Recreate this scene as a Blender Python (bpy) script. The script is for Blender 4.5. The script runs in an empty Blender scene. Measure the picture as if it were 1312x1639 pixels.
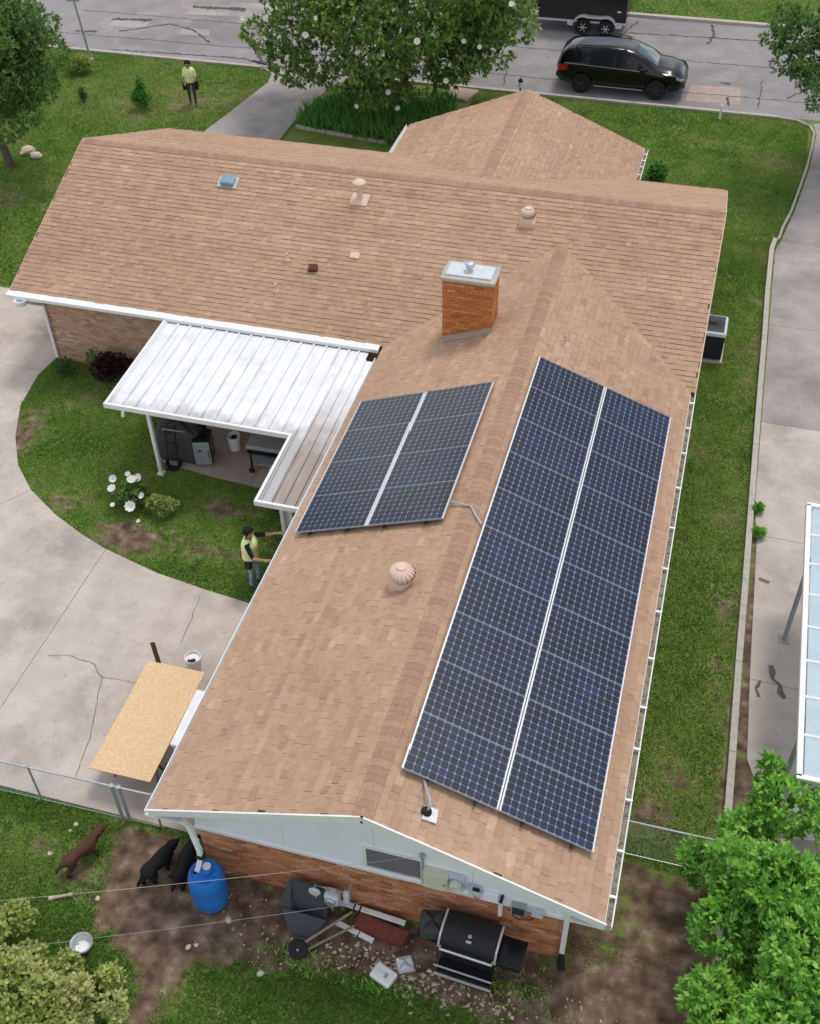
import bpy, bmesh, math, random
import numpy as np
from mathutils import Vector, Matrix
random.seed(7); RNG = np.random.default_rng(7)
S = bpy.context.scene
COL = S.collection
PI = math.pi

# ------------------------------------------------------------------ camera
cam = bpy.data.cameras.new('camera'); camo = bpy.data.objects.new('camera', cam); COL.objects.link(camo)
CPOS = (3.3656, -8.3814, 18.5652); YAW, PIT, ROLL = 0.2905, 0.7594, -0.0250
_fw = Vector((-math.sin(YAW)*math.cos(PIT), math.cos(YAW)*math.cos(PIT), -math.sin(PIT)))
_rt = Vector((math.cos(YAW), math.sin(YAW), 0)); _up = _rt.cross(_fw)
_r2 = _rt*math.cos(ROLL)+_up*math.sin(ROLL); _u2 = -_rt*math.sin(ROLL)+_up*math.cos(ROLL)
camo.matrix_world = Matrix(((_r2.x,_u2.x,-_fw.x,CPOS[0]),(_r2.y,_u2.y,-_fw.y,CPOS[1]),(_r2.z,_u2.z,-_fw.z,CPOS[2]),(0,0,0,1)))
cam.sensor_fit = 'HORIZONTAL'; cam.sensor_width = 36; cam.lens = 1797.88/1312*36
cam.clip_start = .1; cam.clip_end = 900
S.camera = camo

# ------------------------------------------------------------------ sky, sun, exposure
SUN_EL, SUN_AZ = math.radians(66), math.radians(20)     # azimuth measured from +Y towards +X
w = bpy.data.worlds.new('World'); S.world = w; w.use_nodes = True
N, L_ = w.node_tree.nodes, w.node_tree.links
for n in list(N): N.remove(n)
out = N.new('ShaderNodeOutputWorld'); bg = N.new('ShaderNodeBackground'); sky = N.new('ShaderNodeTexSky')
sky.sky_type = 'NISHITA'; sky.sun_disc = False; sky.sun_elevation = SUN_EL; sky.sun_rotation = SUN_AZ
sky.air_density = 1.0; sky.dust_density = 1.5
tc = N.new('ShaderNodeTexCoord'); cn = N.new('ShaderNodeTexNoise'); cn.inputs['Scale'].default_value = 3.2
cn.inputs['Detail'].default_value = 5; cn.inputs['Roughness'].default_value = .55
cr = N.new('ShaderNodeValToRGB'); cr.color_ramp.elements[0].position = .43; cr.color_ramp.elements[1].position = .60
cr.color_ramp.elements[0].color = (.08,.08,.08,1); cr.color_ramp.elements[1].color = (1,1,1,1)
mx = N.new('ShaderNodeMix'); mx.data_type = 'RGBA'
L_.new(tc.outputs['Generated'], cn.inputs['Vector']); L_.new(cn.outputs['Fac'], cr.inputs['Fac'])
L_.new(cr.outputs['Color'], mx.inputs['Factor']); L_.new(sky.outputs[0], mx.inputs['A'])
mx.inputs['B'].default_value = (10.4, 10.5, 10.6, 1)
L_.new(mx.outputs['Result'], bg.inputs['Color']); bg.inputs['Strength'].default_value = .1
L_.new(bg.outputs[0], out.inputs['Surface'])
sl = bpy.data.lights.new('sun', 'SUN'); sl.energy = 1.3; sl.angle = math.radians(14); sl.color = (1, .95, .88)
so = bpy.data.objects.new('sun', sl); COL.objects.link(so)
_d = Vector((math.sin(SUN_AZ)*math.cos(SUN_EL), math.cos(SUN_AZ)*math.cos(SUN_EL), math.sin(SUN_EL)))
so.rotation_euler = _d.to_track_quat('Z', 'Y').to_euler(); so.location = (0, 10, 40)
S.view_settings.view_transform = 'Standard'; S.view_settings.look = 'None'
S.view_settings.gamma = 1; S.view_settings.exposure = 0.3; S.view_settings.use_curve_mapping = False

# ------------------------------------------------------------------ helpers
def tag(o, label=None, cat=None, group=None, kind=None):
    if label: o['label'] = label
    if cat: o['category'] = cat
    if group: o['group'] = group
    if kind: o['kind'] = kind
    return o
def empty(name, loc=(0,0,0), rz=0, label=None, cat=None, group=None, kind=None):
    o = bpy.data.objects.new(name, None); COL.objects.link(o)
    o.location = loc; o.rotation_euler = (0,0,rz); o.empty_display_size = .1
    return tag(o, label, cat, group, kind)
def link(name, me, parent=None, loc=None, rot=None):
    o = bpy.data.objects.new(name, me); COL.objects.link(o)
    if parent: o.parent = parent
    if loc is not None: o.location = loc
    if rot is not None: o.rotation_euler = rot
    return o
def copy_tree(o, parent=None):
    c = o.copy(); COL.objects.link(c); c.parent = parent
    for ch in list(o.children): copy_tree(ch, c)
    return c

class MB:
    def __init__(s): s.v=[]; s.f=[]; s.t=[]; s.m=[]; s.M=None
    def add(s, vs, fs, tone=.5, mi=0):
        b=len(s.v)
        for p in vs:
            s.v.append(tuple(s.M @ Vector(p)) if s.M is not None else tuple(p))
        for f in fs: s.f.append([b+i for i in f]); s.t.append(tone); s.m.append(mi)
        return s
    def box(s, x0,x1,y0,y1,z0,z1, tone=.5, mi=0):
        return s.add([(x0,y0,z0),(x1,y0,z0),(x1,y1,z0),(x0,y1,z0),(x0,y0,z1),(x1,y0,z1),(x1,y1,z1),(x0,y1,z1)],
              [(3,2,1,0),(4,5,6,7),(0,1,5,4),(1,2,6,5),(2,3,7,6),(3,0,4,7)], tone, mi)
    def bar(s, p, q, wx, wz, up=(0,0,1), tone=.5, mi=0):
        p=Vector(p); q=Vector(q); d=(q-p).normalized(); u=Vector(up)
        if abs(d.dot(u))>.98: u=Vector((0,1,0))
        r=d.cross(u).normalized(); u=r.cross(d)
        vs=[]
        for c in (p,q):
            for a,b in ((-1,-1),(1,-1),(1,1),(-1,1)): vs.append(c+r*(a*wx/2)+u*(b*wz/2))
        return s.add(vs,[(0,1,2,3),(7,6,5,4),(1,0,4,5),(2,1,5,6),(3,2,6,7),(0,3,7,4)],tone,mi)
    def tube(s, pts, r, seg=8, tone=.5, mi=0, cap=True):
        pts=[Vector(p) for p in pts]; n=len(pts)
        rs=r if isinstance(r,(list,tuple)) else [r]*n
        vs=[]; fs=[]; ref=None
        for i,p in enumerate(pts):
            d=(pts[min(i+1,n-1)]-pts[max(i-1,0)]).normalized()
            if ref is None: ref=Vector((0,0,1)) if abs(d.z)<.9 else Vector((1,0,0))
            a=d.cross(ref)
            if a.length<1e-4: a=d.cross(Vector((0,1,0)))
            a.normalize(); b=d.cross(a); ref=-b if False else ref
            for k in range(seg):
                t=2*PI*k/seg; vs.append(p+a*(math.cos(t)*rs[i])+b*(math.sin(t)*rs[i]))
        for i in range(n-1):
            for k in range(seg):
                k2=(k+1)%seg; fs.append((i*seg+k,i*seg+k2,(i+1)*seg+k2,(i+1)*seg+k))
        if cap: fs.append(tuple(range(seg))[::-1]); fs.append(tuple((n-1)*seg+k for k in range(seg)))
        return s.add(vs,fs,tone,mi)
    def lathe(s, prof, seg=20, c=(0,0,0), tone=.5, mi=0, axis='z'):
        vs=[];fs=[];n=len(prof)
        for r,z in prof:
            for k in range(seg):
                t=2*PI*k/seg; x,y=r*math.cos(t),r*math.sin(t)
                p={'z':(x,y,z),'y':(x,z,y),'x':(z,x,y)}[axis]
                vs.append((c[0]+p[0],c[1]+p[1],c[2]+p[2]))
        for i in range(n-1):
            for k in range(seg):
                k2=(k+1)%seg; fs.append((i*seg+k,i*seg+k2,(i+1)*seg+k2,(i+1)*seg+k))
        if prof[0][0]>1e-4: fs.append(tuple(range(seg))[::-1])
        if prof[-1][0]>1e-4: fs.append(tuple((n-1)*seg+k for k in range(seg)))
        return s.add(vs,fs,tone,mi)
    def prism(s, poly, z0, z1, tone=.5, mi=0):
        n=len(poly); vs=[(x,y,z0) for x,y in poly]+[(x,y,z1) for x,y in poly]
        fs=[tuple(range(n))[::-1],tuple(range(n,2*n))]+[(i,(i+1)%n,n+(i+1)%n,n+i) for i in range(n)]
        return s.add(vs,fs,tone,mi)
    def mesh(s, name, mats, smooth=False, bevel=0, sharp=35):
        me=bpy.data.meshes.new(name); me.from_pydata(s.v,[],s.f)
        a=me.attributes.new('tone','FLOAT','FACE'); a.data.foreach_set('value',s.t)
        for m in (mats if isinstance(mats,(list,tuple)) else [mats]): me.materials.append(m)
        me.polygons.foreach_set('material_index',s.m)
        bm=bmesh.new(); bm.from_mesh(me)
        if bevel or smooth: bmesh.ops.remove_doubles(bm,verts=bm.verts,dist=1e-5)
        bmesh.ops.recalc_face_normals(bm,faces=bm.faces)
        if bevel:
            es=[e for e in bm.edges if len(e.link_faces)==2 and e.calc_face_angle(0)>math.radians(30)]
            bmesh.ops.bevel(bm,geom=es,offset=bevel,segments=2,affect='EDGES',profile=.5,clamp_overlap=True)
        bm.to_mesh(me); bm.free()
        if smooth:
            me.shade_smooth()
            try: me.set_sharp_from_angle(angle=math.radians(sharp))
            except Exception: pass
        return me
    def build(s, name, mats, parent=None, loc=None, rot=None, **k):
        return link(name, s.mesh(name,mats,**k), parent, loc, rot)

def npmesh(name, V, F, mat, tone=None, smooth=False):
    """V (n,3), F (m,k) uniform polygons."""
    V=np.ascontiguousarray(V,dtype=np.float32); F=np.ascontiguousarray(F,dtype=np.int32); m,k=F.shape
    me=bpy.data.meshes.new(name); me.vertices.add(len(V)); me.vertices.foreach_set('co',V.ravel())
    me.loops.add(m*k); me.loops.foreach_set('vertex_index',F.ravel())
    me.polygons.add(m); me.polygons.foreach_set('loop_start',np.arange(0,m*k,k,dtype=np.int32))
    me.update(calc_edges=True)
    if tone is not None:
        a=me.attributes.new('tone','FLOAT','FACE'); a.data.foreach_set('value',np.ascontiguousarray(tone,dtype=np.float32))
    for q in (mat if isinstance(mat,(list,tuple)) else [mat]): me.materials.append(q)
    me.shade_smooth() if smooth else me.shade_flat()
    return me
def np_tabs(O, U, Vv, Nn, su, sv, t0, t1, tone, name, mat, edge=False):
    """raised pieces: base centre-of-butt-edge O, along U (width su), up Vv (length sv), normal Nn; thickness t0 at butt, t1 at top"""
    O=np.asarray(O,float); n=len(O)
    U=np.broadcast_to(U,(n,3)); Vv=np.broadcast_to(Vv,(n,3)); Nn=np.broadcast_to(Nn,(n,3))
    su=np.broadcast_to(su,n)[:,None]; sv=np.broadcast_to(sv,n)[:,None]
    t0=np.broadcast_to(t0,n)[:,None]; t1=np.broadcast_to(t1,n)[:,None]
    a=O-U*su/2; b=O+U*su/2; c=b+Vv*sv; d=a+Vv*sv
    V=np.stack([a,b,c,d,a+Nn*t0,b+Nn*t0,c+Nn*t1,d+Nn*t1],1).reshape(-1,3)
    f=np.array([(4,5,6,7),(0,1,5,4),(1,2,6,5),(2,3,7,6),(3,0,4,7)])
    F=(np.arange(n)[:,None,None]*8+f[None]).reshape(-1,4)
    tn=np.repeat(tone,5)
    if edge: tn=tn.reshape(-1,5); tn[:,1]=RNG.uniform(.06,.30,n); tn[:,[2,4]]*=.5; tn=tn.ravel()  # darkened butt and side faces: dark shingle core plus painted course-line shadow and dirt
    return npmesh(name,V,F,mat,tn)

# value noise
_H=RNG.random((256,256))
def vnoise(x,y,sc=1.):
    x=np.asarray(x)*sc+1000; y=np.asarray(y)*sc+1000
    xi=np.floor(x).astype(int); yi=np.floor(y).astype(int); fx=x-xi; fy=y-yi
    fx=fx*fx*(3-2*fx); fy=fy*fy*(3-2*fy)
    h=lambda i,j:_H[i%256,j%256]
    return (h(xi,yi)*(1-fx)+h(xi+1,yi)*fx)*(1-fy)+(h(xi,yi+1)*(1-fx)+h(xi+1,yi+1)*fx)*fy
def fbm(x,y,sc=1.): return .5*vnoise(x,y,sc)+.3*vnoise(x,y,sc*2.3)+.2*vnoise(x,y,sc*5.1)
def inpoly(x,y,poly):
    x=np.asarray(x); y=np.asarray(y); r=np.zeros(x.shape,bool); n=len(poly)
    for i in range(n):
        x0,y0=poly[i]; x1,y1=poly[(i+1)%n]
        if y0==y1: continue
        c=((y0>y)!=(y1>y))&(x<(x1-x0)*(y-y0)/(y1-y0)+x0); r^=c
    return r
def polydist(x,y,poly):
    d=np.full(np.shape(x),1e9); n=len(poly)
    for i in range(n):
        x0,y0=poly[i]; x1,y1=poly[(i+1)%n]; dx,dy=x1-x0,y1-y0; l=dx*dx+dy*dy+1e-12
        t=np.clip(((x-x0)*dx+(y-y0)*dy)/l,0,1); d=np.minimum(d,np.hypot(x-x0-t*dx,y-y0-t*dy))
    return np.where(inpoly(x,y,poly),d,-d)

# ------------------------------------------------------------------ materials
def mat(name, cols, rough=.8, var=.12, scale=6., metal=0., bump=0., bscale=60., spec=.3, tone=None, world=False,
        translucent=0., coat=0., stains=None, emission=None):
    """cols: one colour or a list of colours (ramp driven by the tone attribute). stains: (colour, scale, lo, hi, amount)"""
    m=bpy.data.materials.new(name); m.use_nodes=True; nt=m.node_tree; n=nt.nodes; l=nt.links
    b=n['Principled BSDF']; b.inputs['Roughness'].default_value=rough; b.inputs['Metallic'].default_value=metal
    b.inputs['Specular IOR Level'].default_value=spec; b.inputs['Coat Weight'].default_value=coat; b.inputs['Coat Roughness'].default_value=.05
    if world:
        g=n.new('ShaderNodeNewGeometry'); co=g.outputs['Position']
    else:
        g=n.new('ShaderNodeTexCoord'); co=g.outputs['Object']
    if isinstance(cols[0],(tuple,list)):
        at=n.new('ShaderNodeAttribute'); at.attribute_name='tone'
        r=n.new('ShaderNodeValToRGB'); e=r.color_ramp.elements
        while len(e)<len(cols): e.new(.5)
        for i,c in enumerate(cols): e[i].position=i/(len(cols)-1); e[i].color=(*c,1)
        l.new(at.outputs['Fac'],r.inputs['Fac']); base=r.outputs['Color']
    else:
        r=n.new('ShaderNodeRGB'); r.outputs[0].default_value=(*cols,1); base=r.outputs[0]
    def noise(sc,det=4,ro=.6):
        t=n.new('ShaderNodeTexNoise'); t.inputs['Scale'].default_value=sc; t.inputs['Detail'].default_value=det; t.inputs['Roughness'].default_value=ro
        l.new(co,t.inputs['Vector']); return t.outputs['Fac']
    def rng(src,lo,hi,a,bb):
        t=n.new('ShaderNodeMapRange'); t.inputs[1].default_value=lo; t.inputs[2].default_value=hi; t.inputs[3].default_value=a; t.inputs[4].default_value=bb
        l.new(src,t.inputs[0]); return t.outputs[0]
    def mixc(f,a,bcol,mode='MIX'):
        t=n.new('ShaderNodeMix'); t.data_type='RGBA'; t.blend_type=mode
        if isinstance(f,float): t.inputs['Factor'].default_value=f
        else: l.new(f,t.inputs['Factor'])
        l.new(a,t.inputs['A'])
        if isinstance(bcol,tuple): t.inputs['B'].default_value=(*bcol,1)
        else: l.new(bcol,t.inputs['B'])
        return t.outputs['Result']
    if var:
        v=rng(noise(scale),.3,.7,1-var,1+var); cmb=n.new('ShaderNodeCombineColor')
        for i in range(3): l.new(v,cmb.inputs[i])
        base=mixc(1.,base,cmb.outputs[0],'MULTIPLY')
    for st in (stains or []):
        f=rng(noise(st[1],6,.65),st[2],st[3],0,st[4]); base=mixc(f,base,st[0])
    l.new(base,b.inputs['Base Color'])
    if bump:
        bp=n.new('ShaderNodeBump'); bp.inputs['Strength'].default_value=bump; bp.inputs['Distance'].default_value=.01
        l.new(noise(bscale,3),bp.inputs['Height']); l.new(bp.outputs[0],b.inputs['Normal'])
    if translucent:
        tr=n.new('ShaderNodeBsdfTranslucent'); ms=n.new('ShaderNodeMixShader'); ms.inputs[0].default_value=translucent
        l.new(base,tr.inputs['Color']); l.new(b.outputs[0],ms.inputs[1]); l.new(tr.outputs[0],ms.inputs[2])
        l.new(ms.outputs[0],n['Material Output'].inputs['Surface'])
    m['base']=1
    return m

MT={}
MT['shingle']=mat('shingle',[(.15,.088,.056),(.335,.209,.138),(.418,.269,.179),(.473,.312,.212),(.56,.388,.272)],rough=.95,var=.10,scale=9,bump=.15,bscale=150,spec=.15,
    stains=[((.32,.215,.155),.5,.48,.75,.4),((.47,.34,.23),1.7,.55,.8,.3),((.30,.19,.125),24,.6,.75,.35)],world=True)
MT['cap']=mat('ridge_cap',[(.34,.217,.148),(.40,.262,.182)],rough=.95,var=.12,scale=20,bump=.4,bscale=100,spec=.15,world=True)
MT['deck']=mat('deck',(.10,.065,.045),rough=.95)
MT['white']=mat('white_paint',(.80,.80,.79),rough=.5,var=.04,scale=5,stains=[((.55,.52,.47),4,.55,.8,.35)])
MT['siding']=mat('siding',(.86,.89,.95),rough=.55,var=.03,scale=2,stains=[((.62,.65,.68),1.4,.5,.8,.25)])
MT['brick']=mat('brick',[(.31,.11,.055),(.46,.18,.09),(.55,.255,.14),(.62,.37,.235)],rough=.9,var=.18,scale=25,bump=.4,bscale=80,spec=.2,world=True)
MT['brickpale']=mat('brick_pale',[(.42,.23,.155),(.53,.32,.22),(.60,.39,.28),(.66,.47,.35)],rough=.9,var=.18,scale=25,bump=.4,bscale=80,spec=.2,world=True)
MT['brickorange']=mat('brick_orange',[(.36,.11,.03),(.50,.17,.05),(.57,.22,.075),(.6,.29,.13)],rough=.9,var=.15,scale=25,bump=.4,bscale=80,spec=.2,world=True)
MT['mortar']=mat('mortar',(.44,.35,.28),rough=.95,var=.1,scale=20,world=True)
MT['mortar_orange']=mat('mortar_orange',(.37,.17,.075),rough=.95,var=.1,scale=20,world=True)
MT['vent']=mat('vent_paint',(.70,.51,.41),rough=.6,var=.08,scale=10)
MT['galv']=mat('galvanised',(.55,.58,.60),rough=.4,var=.12,scale=12,metal=.7)
MT['skylight']=mat('skylight_hood',(.24,.33,.40),rough=.3,var=.1,scale=6)
MT['grey']=mat('grey_paint',(.33,.35,.36),rough=.5,var=.08,scale=8)
MT['slate']=mat('louvre_grey',(.16,.15,.165),rough=.6,var=.1,scale=8)
MT['lgrey']=mat('light_grey',(.58,.62,.66),rough=.5,var=.08,scale=8)
MT['cream']=mat('cream_box',(.66,.66,.53),rough=.5,var=.05,scale=5,stains=[((.4,.36,.26),9,.6,.8,.4)])
MT['black']=mat('black_plastic',(.018,.018,.02),rough=.5,var=.2,scale=10)
MT['blackgloss']=mat('black_enamel',(.012,.012,.014),rough=.18,var=.1,scale=4,spec=.5)
MT['dark']=mat('dark_rubber',(.02,.02,.021),rough=.8,var=.2,scale=14)
MT['chrome']=mat('chrome',(.72,.72,.72),rough=.25,metal=1,var=.05)
MT['alu']=mat('aluminium',(.78,.78,.79),rough=.42,metal=.55,var=.04,scale=3)
MT['rowbar']=mat('row_frame',(.34,.37,.43),rough=.5,var=.02)
MT['backsheet']=mat('backsheet',(.40,.44,.52),rough=.5,var=.02)
MT['cell']=mat('solar_cell',[(.015,.021,.038),(.018,.029,.062),(.022,.046,.13)],rough=.30,var=.25,scale=3,spec=.5,world=True)
MT['concrete']=mat('concrete',(.515,.45,.395),rough=.9,var=.10,scale=1.3,bump=.25,bscale=50,spec=.2,world=True,
    stains=[((.27,.225,.195),.45,.46,.70,.7),((.60,.53,.48),1.9,.5,.72,.6),((.24,.20,.175),5,.58,.75,.5),((.20,.17,.15),22,.66,.74,.5)])
MT['concrete_dark']=mat('concrete_dark',(.385,.345,.325),rough=.9,var=.12,scale=1.1,bump=.25,bscale=50,spec=.2,world=True,
    stains=[((.17,.15,.145),.4,.45,.68,.7),((.42,.38,.36),1.5,.52,.72,.5),((.15,.13,.12),6,.6,.76,.5)])
MT['patio']=mat('patio_slab',(.40,.31,.265),rough=.9,var=.12,scale=2,spec=.2,world=True,stains=[((.25,.2,.17),1.5,.5,.75,.5)])
MT['road']=mat('road',(.285,.265,.262),rough=.92,var=.10,scale=.9,bump=.3,bscale=40,spec=.2,world=True,
    stains=[((.19,.175,.175),.22,.46,.66,.65),((.41,.385,.38),.7,.52,.72,.55),((.18,.165,.16),2.6,.58,.74,.5),((.15,.14,.14),14,.66,.75,.45)])
MT['kerb']=mat('kerb',(.46,.42,.37),rough=.9,var=.12,scale=4,world=True,stains=[((.25,.23,.18),3,.52,.75,.5)])
MT['timber']=mat('weathered_kerb',(.46,.43,.38),rough=.9,var=.14,scale=8,world=True,stains=[((.27,.25,.21),5,.52,.75,.5)])
MT['tar']=mat('tar',(.075,.07,.07),rough=.8,var=.2,scale=5,world=True)
MT['crack']=mat('crack',(.17,.145,.12),rough=.95,var=.2,scale=9,world=True)
MT['grit']=mat('damp_grit',(.17,.135,.10),rough=.95,var=.3,scale=14,world=True)
MT['grass']=mat('grass_blade',[(.105,.225,.034),(.165,.31,.046),(.235,.37,.072),(.37,.38,.15),(.52,.44,.27)],rough=.6,var=.15,scale=1.2,spec=.2,world=True,translucent=.25)
MT['leaf_dark']=mat('leaf_magnolia',[(.035,.10,.018),(.10,.205,.032),(.20,.32,.06),(.30,.36,.14)],rough=.4,var=.15,scale=3,spec=.4,translucent=.18)
MT['leaf_mid']=mat('leaf_mid',[(.055,.12,.035),(.11,.21,.052),(.18,.31,.08)],rough=.6,var=.15,scale=3,spec=.25,translucent=.25)
MT['leaf_bright']=mat('leaf_bright',[(.075,.22,.034),(.16,.40,.055),(.28,.56,.085),(.42,.66,.15)],rough=.5,var=.12,scale=3,spec=.3,translucent=.3)
MT['leaf_lime']=mat('leaf_lime',[(.12,.22,.045),(.25,.35,.07),(.43,.49,.14),(.60,.60,.28)],rough=.55,var=.12,scale=4,spec=.25,translucent=.3)
MT['leaf_red']=mat('leaf_red',[(.030,.012,.014),(.055,.018,.020),(.08,.05,.02)],rough=.55,var=.2,scale=6,spec=.25,translucent=.2)
MT['iris']=mat('leaf_iris',[(.06,.18,.035),(.12,.30,.055),(.20,.40,.08)],rough=.5,var=.15,scale=2,spec=.3,translucent=.2)
MT['bark']=mat('bark',(.13,.105,.085),rough=.95,var=.3,scale=14,bump=.8,bscale=30)
MT['petal']=mat('petal',(.86,.85,.80),rough=.6,var=.03,translucent=.2)
MT['osb']=mat('osb',(.68,.48,.27),rough=.8,var=.16,scale=34,spec=.2,stains=[((.42,.27,.12),26,.58,.72,.5),((.76,.59,.38),17,.5,.68,.6)])
MT['wood_brown']=mat('wood_brown',(.11,.045,.022),rough=.8,var=.25,scale=12)
MT['wood_grey']=mat('wood_grey',(.27,.225,.175),rough=.9,var=.25,scale=16)
MT['blue']=mat('blue_plastic',(.018,.19,.62),rough=.38,var=.06,scale=3,spec=.4)
MT['red_tub']=mat('rust_red',(.20,.055,.038),rough=.7,var=.25,scale=7,stains=[((.10,.04,.03),5,.5,.75,.5)])
MT['tubgrey']=mat('slate_plastic',(.055,.06,.068),rough=.55,var=.15,scale=5)
MT['stone']=mat('stone',[(.32,.23,.16),(.52,.40,.30),(.68,.57,.45)],rough=.9,var=.15,scale=12)
MT['carpaint']=mat('car_paint',(.004,.004,.005),rough=.16,var=.0,spec=.35,coat=.25)
MT['carglass']=mat('car_glass',(.006,.007,.009),rough=.08,var=.0,spec=.3)
MT['windshield']=mat('car_windshield',(.03,.05,.05),rough=.05,var=.0,spec=1.0,coat=.5)
MT['redlight']=mat('red_lens',(.42,.012,.018),rough=.15,var=.0,spec=.5)
MT['headlight']=mat('clear_lens',(.55,.56,.58),rough=.12,var=.1,metal=.4)
MT['skin']=mat('skin',(.40,.235,.155),rough=.55,var=.05)
MT['vest']=mat('hi_vis',(.82,.95,.42),rough=.6,var=.05,scale=12)
MT['tape']=mat('reflective_tape',(.75,.77,.74),rough=.35)
MT['shirt']=mat('black_shirt',(.016,.016,.018),rough=.85,var=.2,scale=12)
MT['jeans']=mat('blue_jeans',(.27,.38,.58),rough=.85,var=.14,scale=14)
MT['trousers']=mat('dark_trousers',(.06,.055,.068),rough=.85,var=.14,scale=14)
MT['shoe']=mat('shoe',(.12,.11,.10),rough=.7,var=.1)
MT['hair']=mat('black_hair',(.010,.009,.008),rough=.7,var=.3,scale=40,bump=.8,bscale=60)
MT['pouch']=mat('red_pouch',(.30,.03,.03),rough=.7,var=.2,scale=12)
MT['fur_brown']=mat('brown_fur',(.075,.031,.018),rough=.7,var=.25,scale=18,bump=.4,bscale=90)
MT['fur_black']=mat('black_fur',(.009,.008,.009),rough=.75,var=.3,scale=18,bump=.6,bscale=70)
MT['grille']=mat('grille_dark',(.035,.04,.05),rough=.6,var=.2,scale=20)
MT['cover']=mat('grill_cover',(.065,.062,.06),rough=.75,var=.25,scale=5,bump=.6,bscale=8)
MT['steel']=mat('brushed_steel',(.42,.47,.49),rough=.35,metal=.4,var=.12,scale=10)

def patio_metal(name, dirt):
    m=mat(name,(.80,.81,.82),rough=.5,var=.04,scale=3,stains=[((.58,.59,.59),2.2,.48,.72,.5)])
    nt=m.node_tree; n=nt.nodes; l=nt.links; b=n['Principled BSDF']; src=b.inputs['Base Color'].links[0].from_socket
    g=n.new('ShaderNodeNewGeometry'); sx=n.new('ShaderNodeSeparateXYZ'); l.new(g.outputs['Position'],sx.inputs[0])
    ns=n.new('ShaderNodeTexNoise'); ns.inputs['Scale'].default_value=3.0; ns.inputs['Detail'].default_value=5
    l.new(g.outputs['Position'],ns.inputs['Vector'])
    a=n.new('ShaderNodeMath'); a.operation='MULTIPLY_ADD'; a.inputs[1].default_value=dirt[2]; l.new(ns.outputs['Fac'],a.inputs[0]); l.new(sx.outputs['Y'],a.inputs[2])
    r=n.new('ShaderNodeMapRange'); r.inputs[1].default_value=dirt[0]; r.inputs[2].default_value=dirt[1]; r.inputs[3].default_value=dirt[3]; r.inputs[4].default_value=0
    l.new(a.outputs[0],r.inputs[0])
    mx=n.new('ShaderNodeMix'); mx.data_type='RGBA'; l.new(r.outputs[0],mx.inputs['Factor']); l.new(src,mx.inputs['A']); mx.inputs['B'].default_value=(*dirt[4],1)
    mp=n.new('ShaderNodeMapping'); mp.inputs['Scale'].default_value=(9,.7,1); l.new(g.outputs['Position'],mp.inputs[0])
    n2=n.new('ShaderNodeTexNoise'); n2.inputs['Scale'].default_value=1.6; n2.inputs['Detail'].default_value=6; l.new(mp.outputs[0],n2.inputs['Vector'])
    r2=n.new('ShaderNodeMapRange'); r2.inputs[1].default_value=.5; r2.inputs[2].default_value=.72; r2.inputs[3].default_value=0; r2.inputs[4].default_value=.42; l.new(n2.outputs['Fac'],r2.inputs[0])
    m2=n.new('ShaderNodeMix'); m2.data_type='RGBA'; l.new(r2.outputs[0],m2.inputs['Factor']); l.new(mx.outputs['Result'],m2.inputs['A']); m2.inputs['B'].default_value=(.50,.50,.49,1)
    l.new(m2.outputs['Result'],b.inputs['Base Color']); return m
MT['patio_metal']=patio_metal('patio_metal',(10.45,11.0,1.2,.7,(.30,.29,.27)))
MT['patio_metal_dirty']=patio_metal('patio_metal_dirty',(10.2,12.6,1.6,.88,(.27,.20,.16)))

def glass_mat(name, tint=(1,1,1), ior=1.45, rough=.03):
    m=bpy.data.materials.new(name); m.use_nodes=True; nt=m.node_tree; n=nt.nodes; l=nt.links
    n.remove(n['Principled BSDF']); t=n.new('ShaderNodeBsdfTransparent'); t.inputs[0].default_value=(*tint,1)
    g=n.new('ShaderNodeBsdfGlossy'); g.inputs['Roughness'].default_value=rough; f=n.new('ShaderNodeFresnel'); f.inputs[0].default_value=ior
    ms=n.new('ShaderNodeMixShader'); l.new(f.outputs[0],ms.inputs[0]); l.new(t.outputs[0],ms.inputs[1]); l.new(g.outputs[0],ms.inputs[2])
    l.new(ms.outputs[0],n['Material Output'].inputs['Surface']); return m
MT['pvglass']=glass_mat('panel_glass',(.95,.97,1),1.5,.06)
def poly_mat():
    m=mat('polycarbonate',(.62,.74,.80),rough=.35,var=.06,scale=3,translucent=.35); return m
MT['polycarb']=poly_mat()

# ------------------------------------------------------------------ layout numbers (metres)
A, HE, HR = 3.735, 2.431, 3.822            # rear wing: half width, eave height, ridge height
SW = (HR-HE)/A
YM, DM, HM = 13.454, 5.057, 4.387          # main block: near eave y, half depth, ridge height
SM = (HM-HE)/DM; XL, XR = -14.151, 3.835
YV = YM+(HR-HE)/SM
XF, AF, YF, HF = -2.667, 3.812, 25.737, 3.953   # street-side wing
SF = (HF-HE)/AF
ISL = [(-13.62,13.95),(-13.72,13.09),(-13.5,11.72),(-12.95,10.5),(-12.3,9.51),(-11.51,8.75),(-10.46,8.09),(-9.57,7.66),(-8.75,7.34),(-7.27,6.94),(-5.98,6.74),(-4.95,6.62),(-3.25,6.5)]
PAD = [(-24,16.85),(-13.62,16.85)]+ISL+[(-3.25,1.0),(-24,.95)]
PATIO = [(-9.15,13.95),(-9.15,10.9),(-8.75,10.52),(-7.33,10.32),(-5.95,10.22),(-3.22,10.15),(-3.22,13.95)]
RDRIVE = [(6.5,-6),(6.5,3.9),(6.25,4.5),(5.95,5.3),(5.88,7.5),(5.80,11.5),(5.69,12.6),(5.66,20),(5.64,24.7),(5.80,25.4),(6.13,27.3),(6.55,30.6),(6.74,33.4),(6.6,34.3),(7.3,34.56),(14,34.56),(14,-6)]
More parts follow.
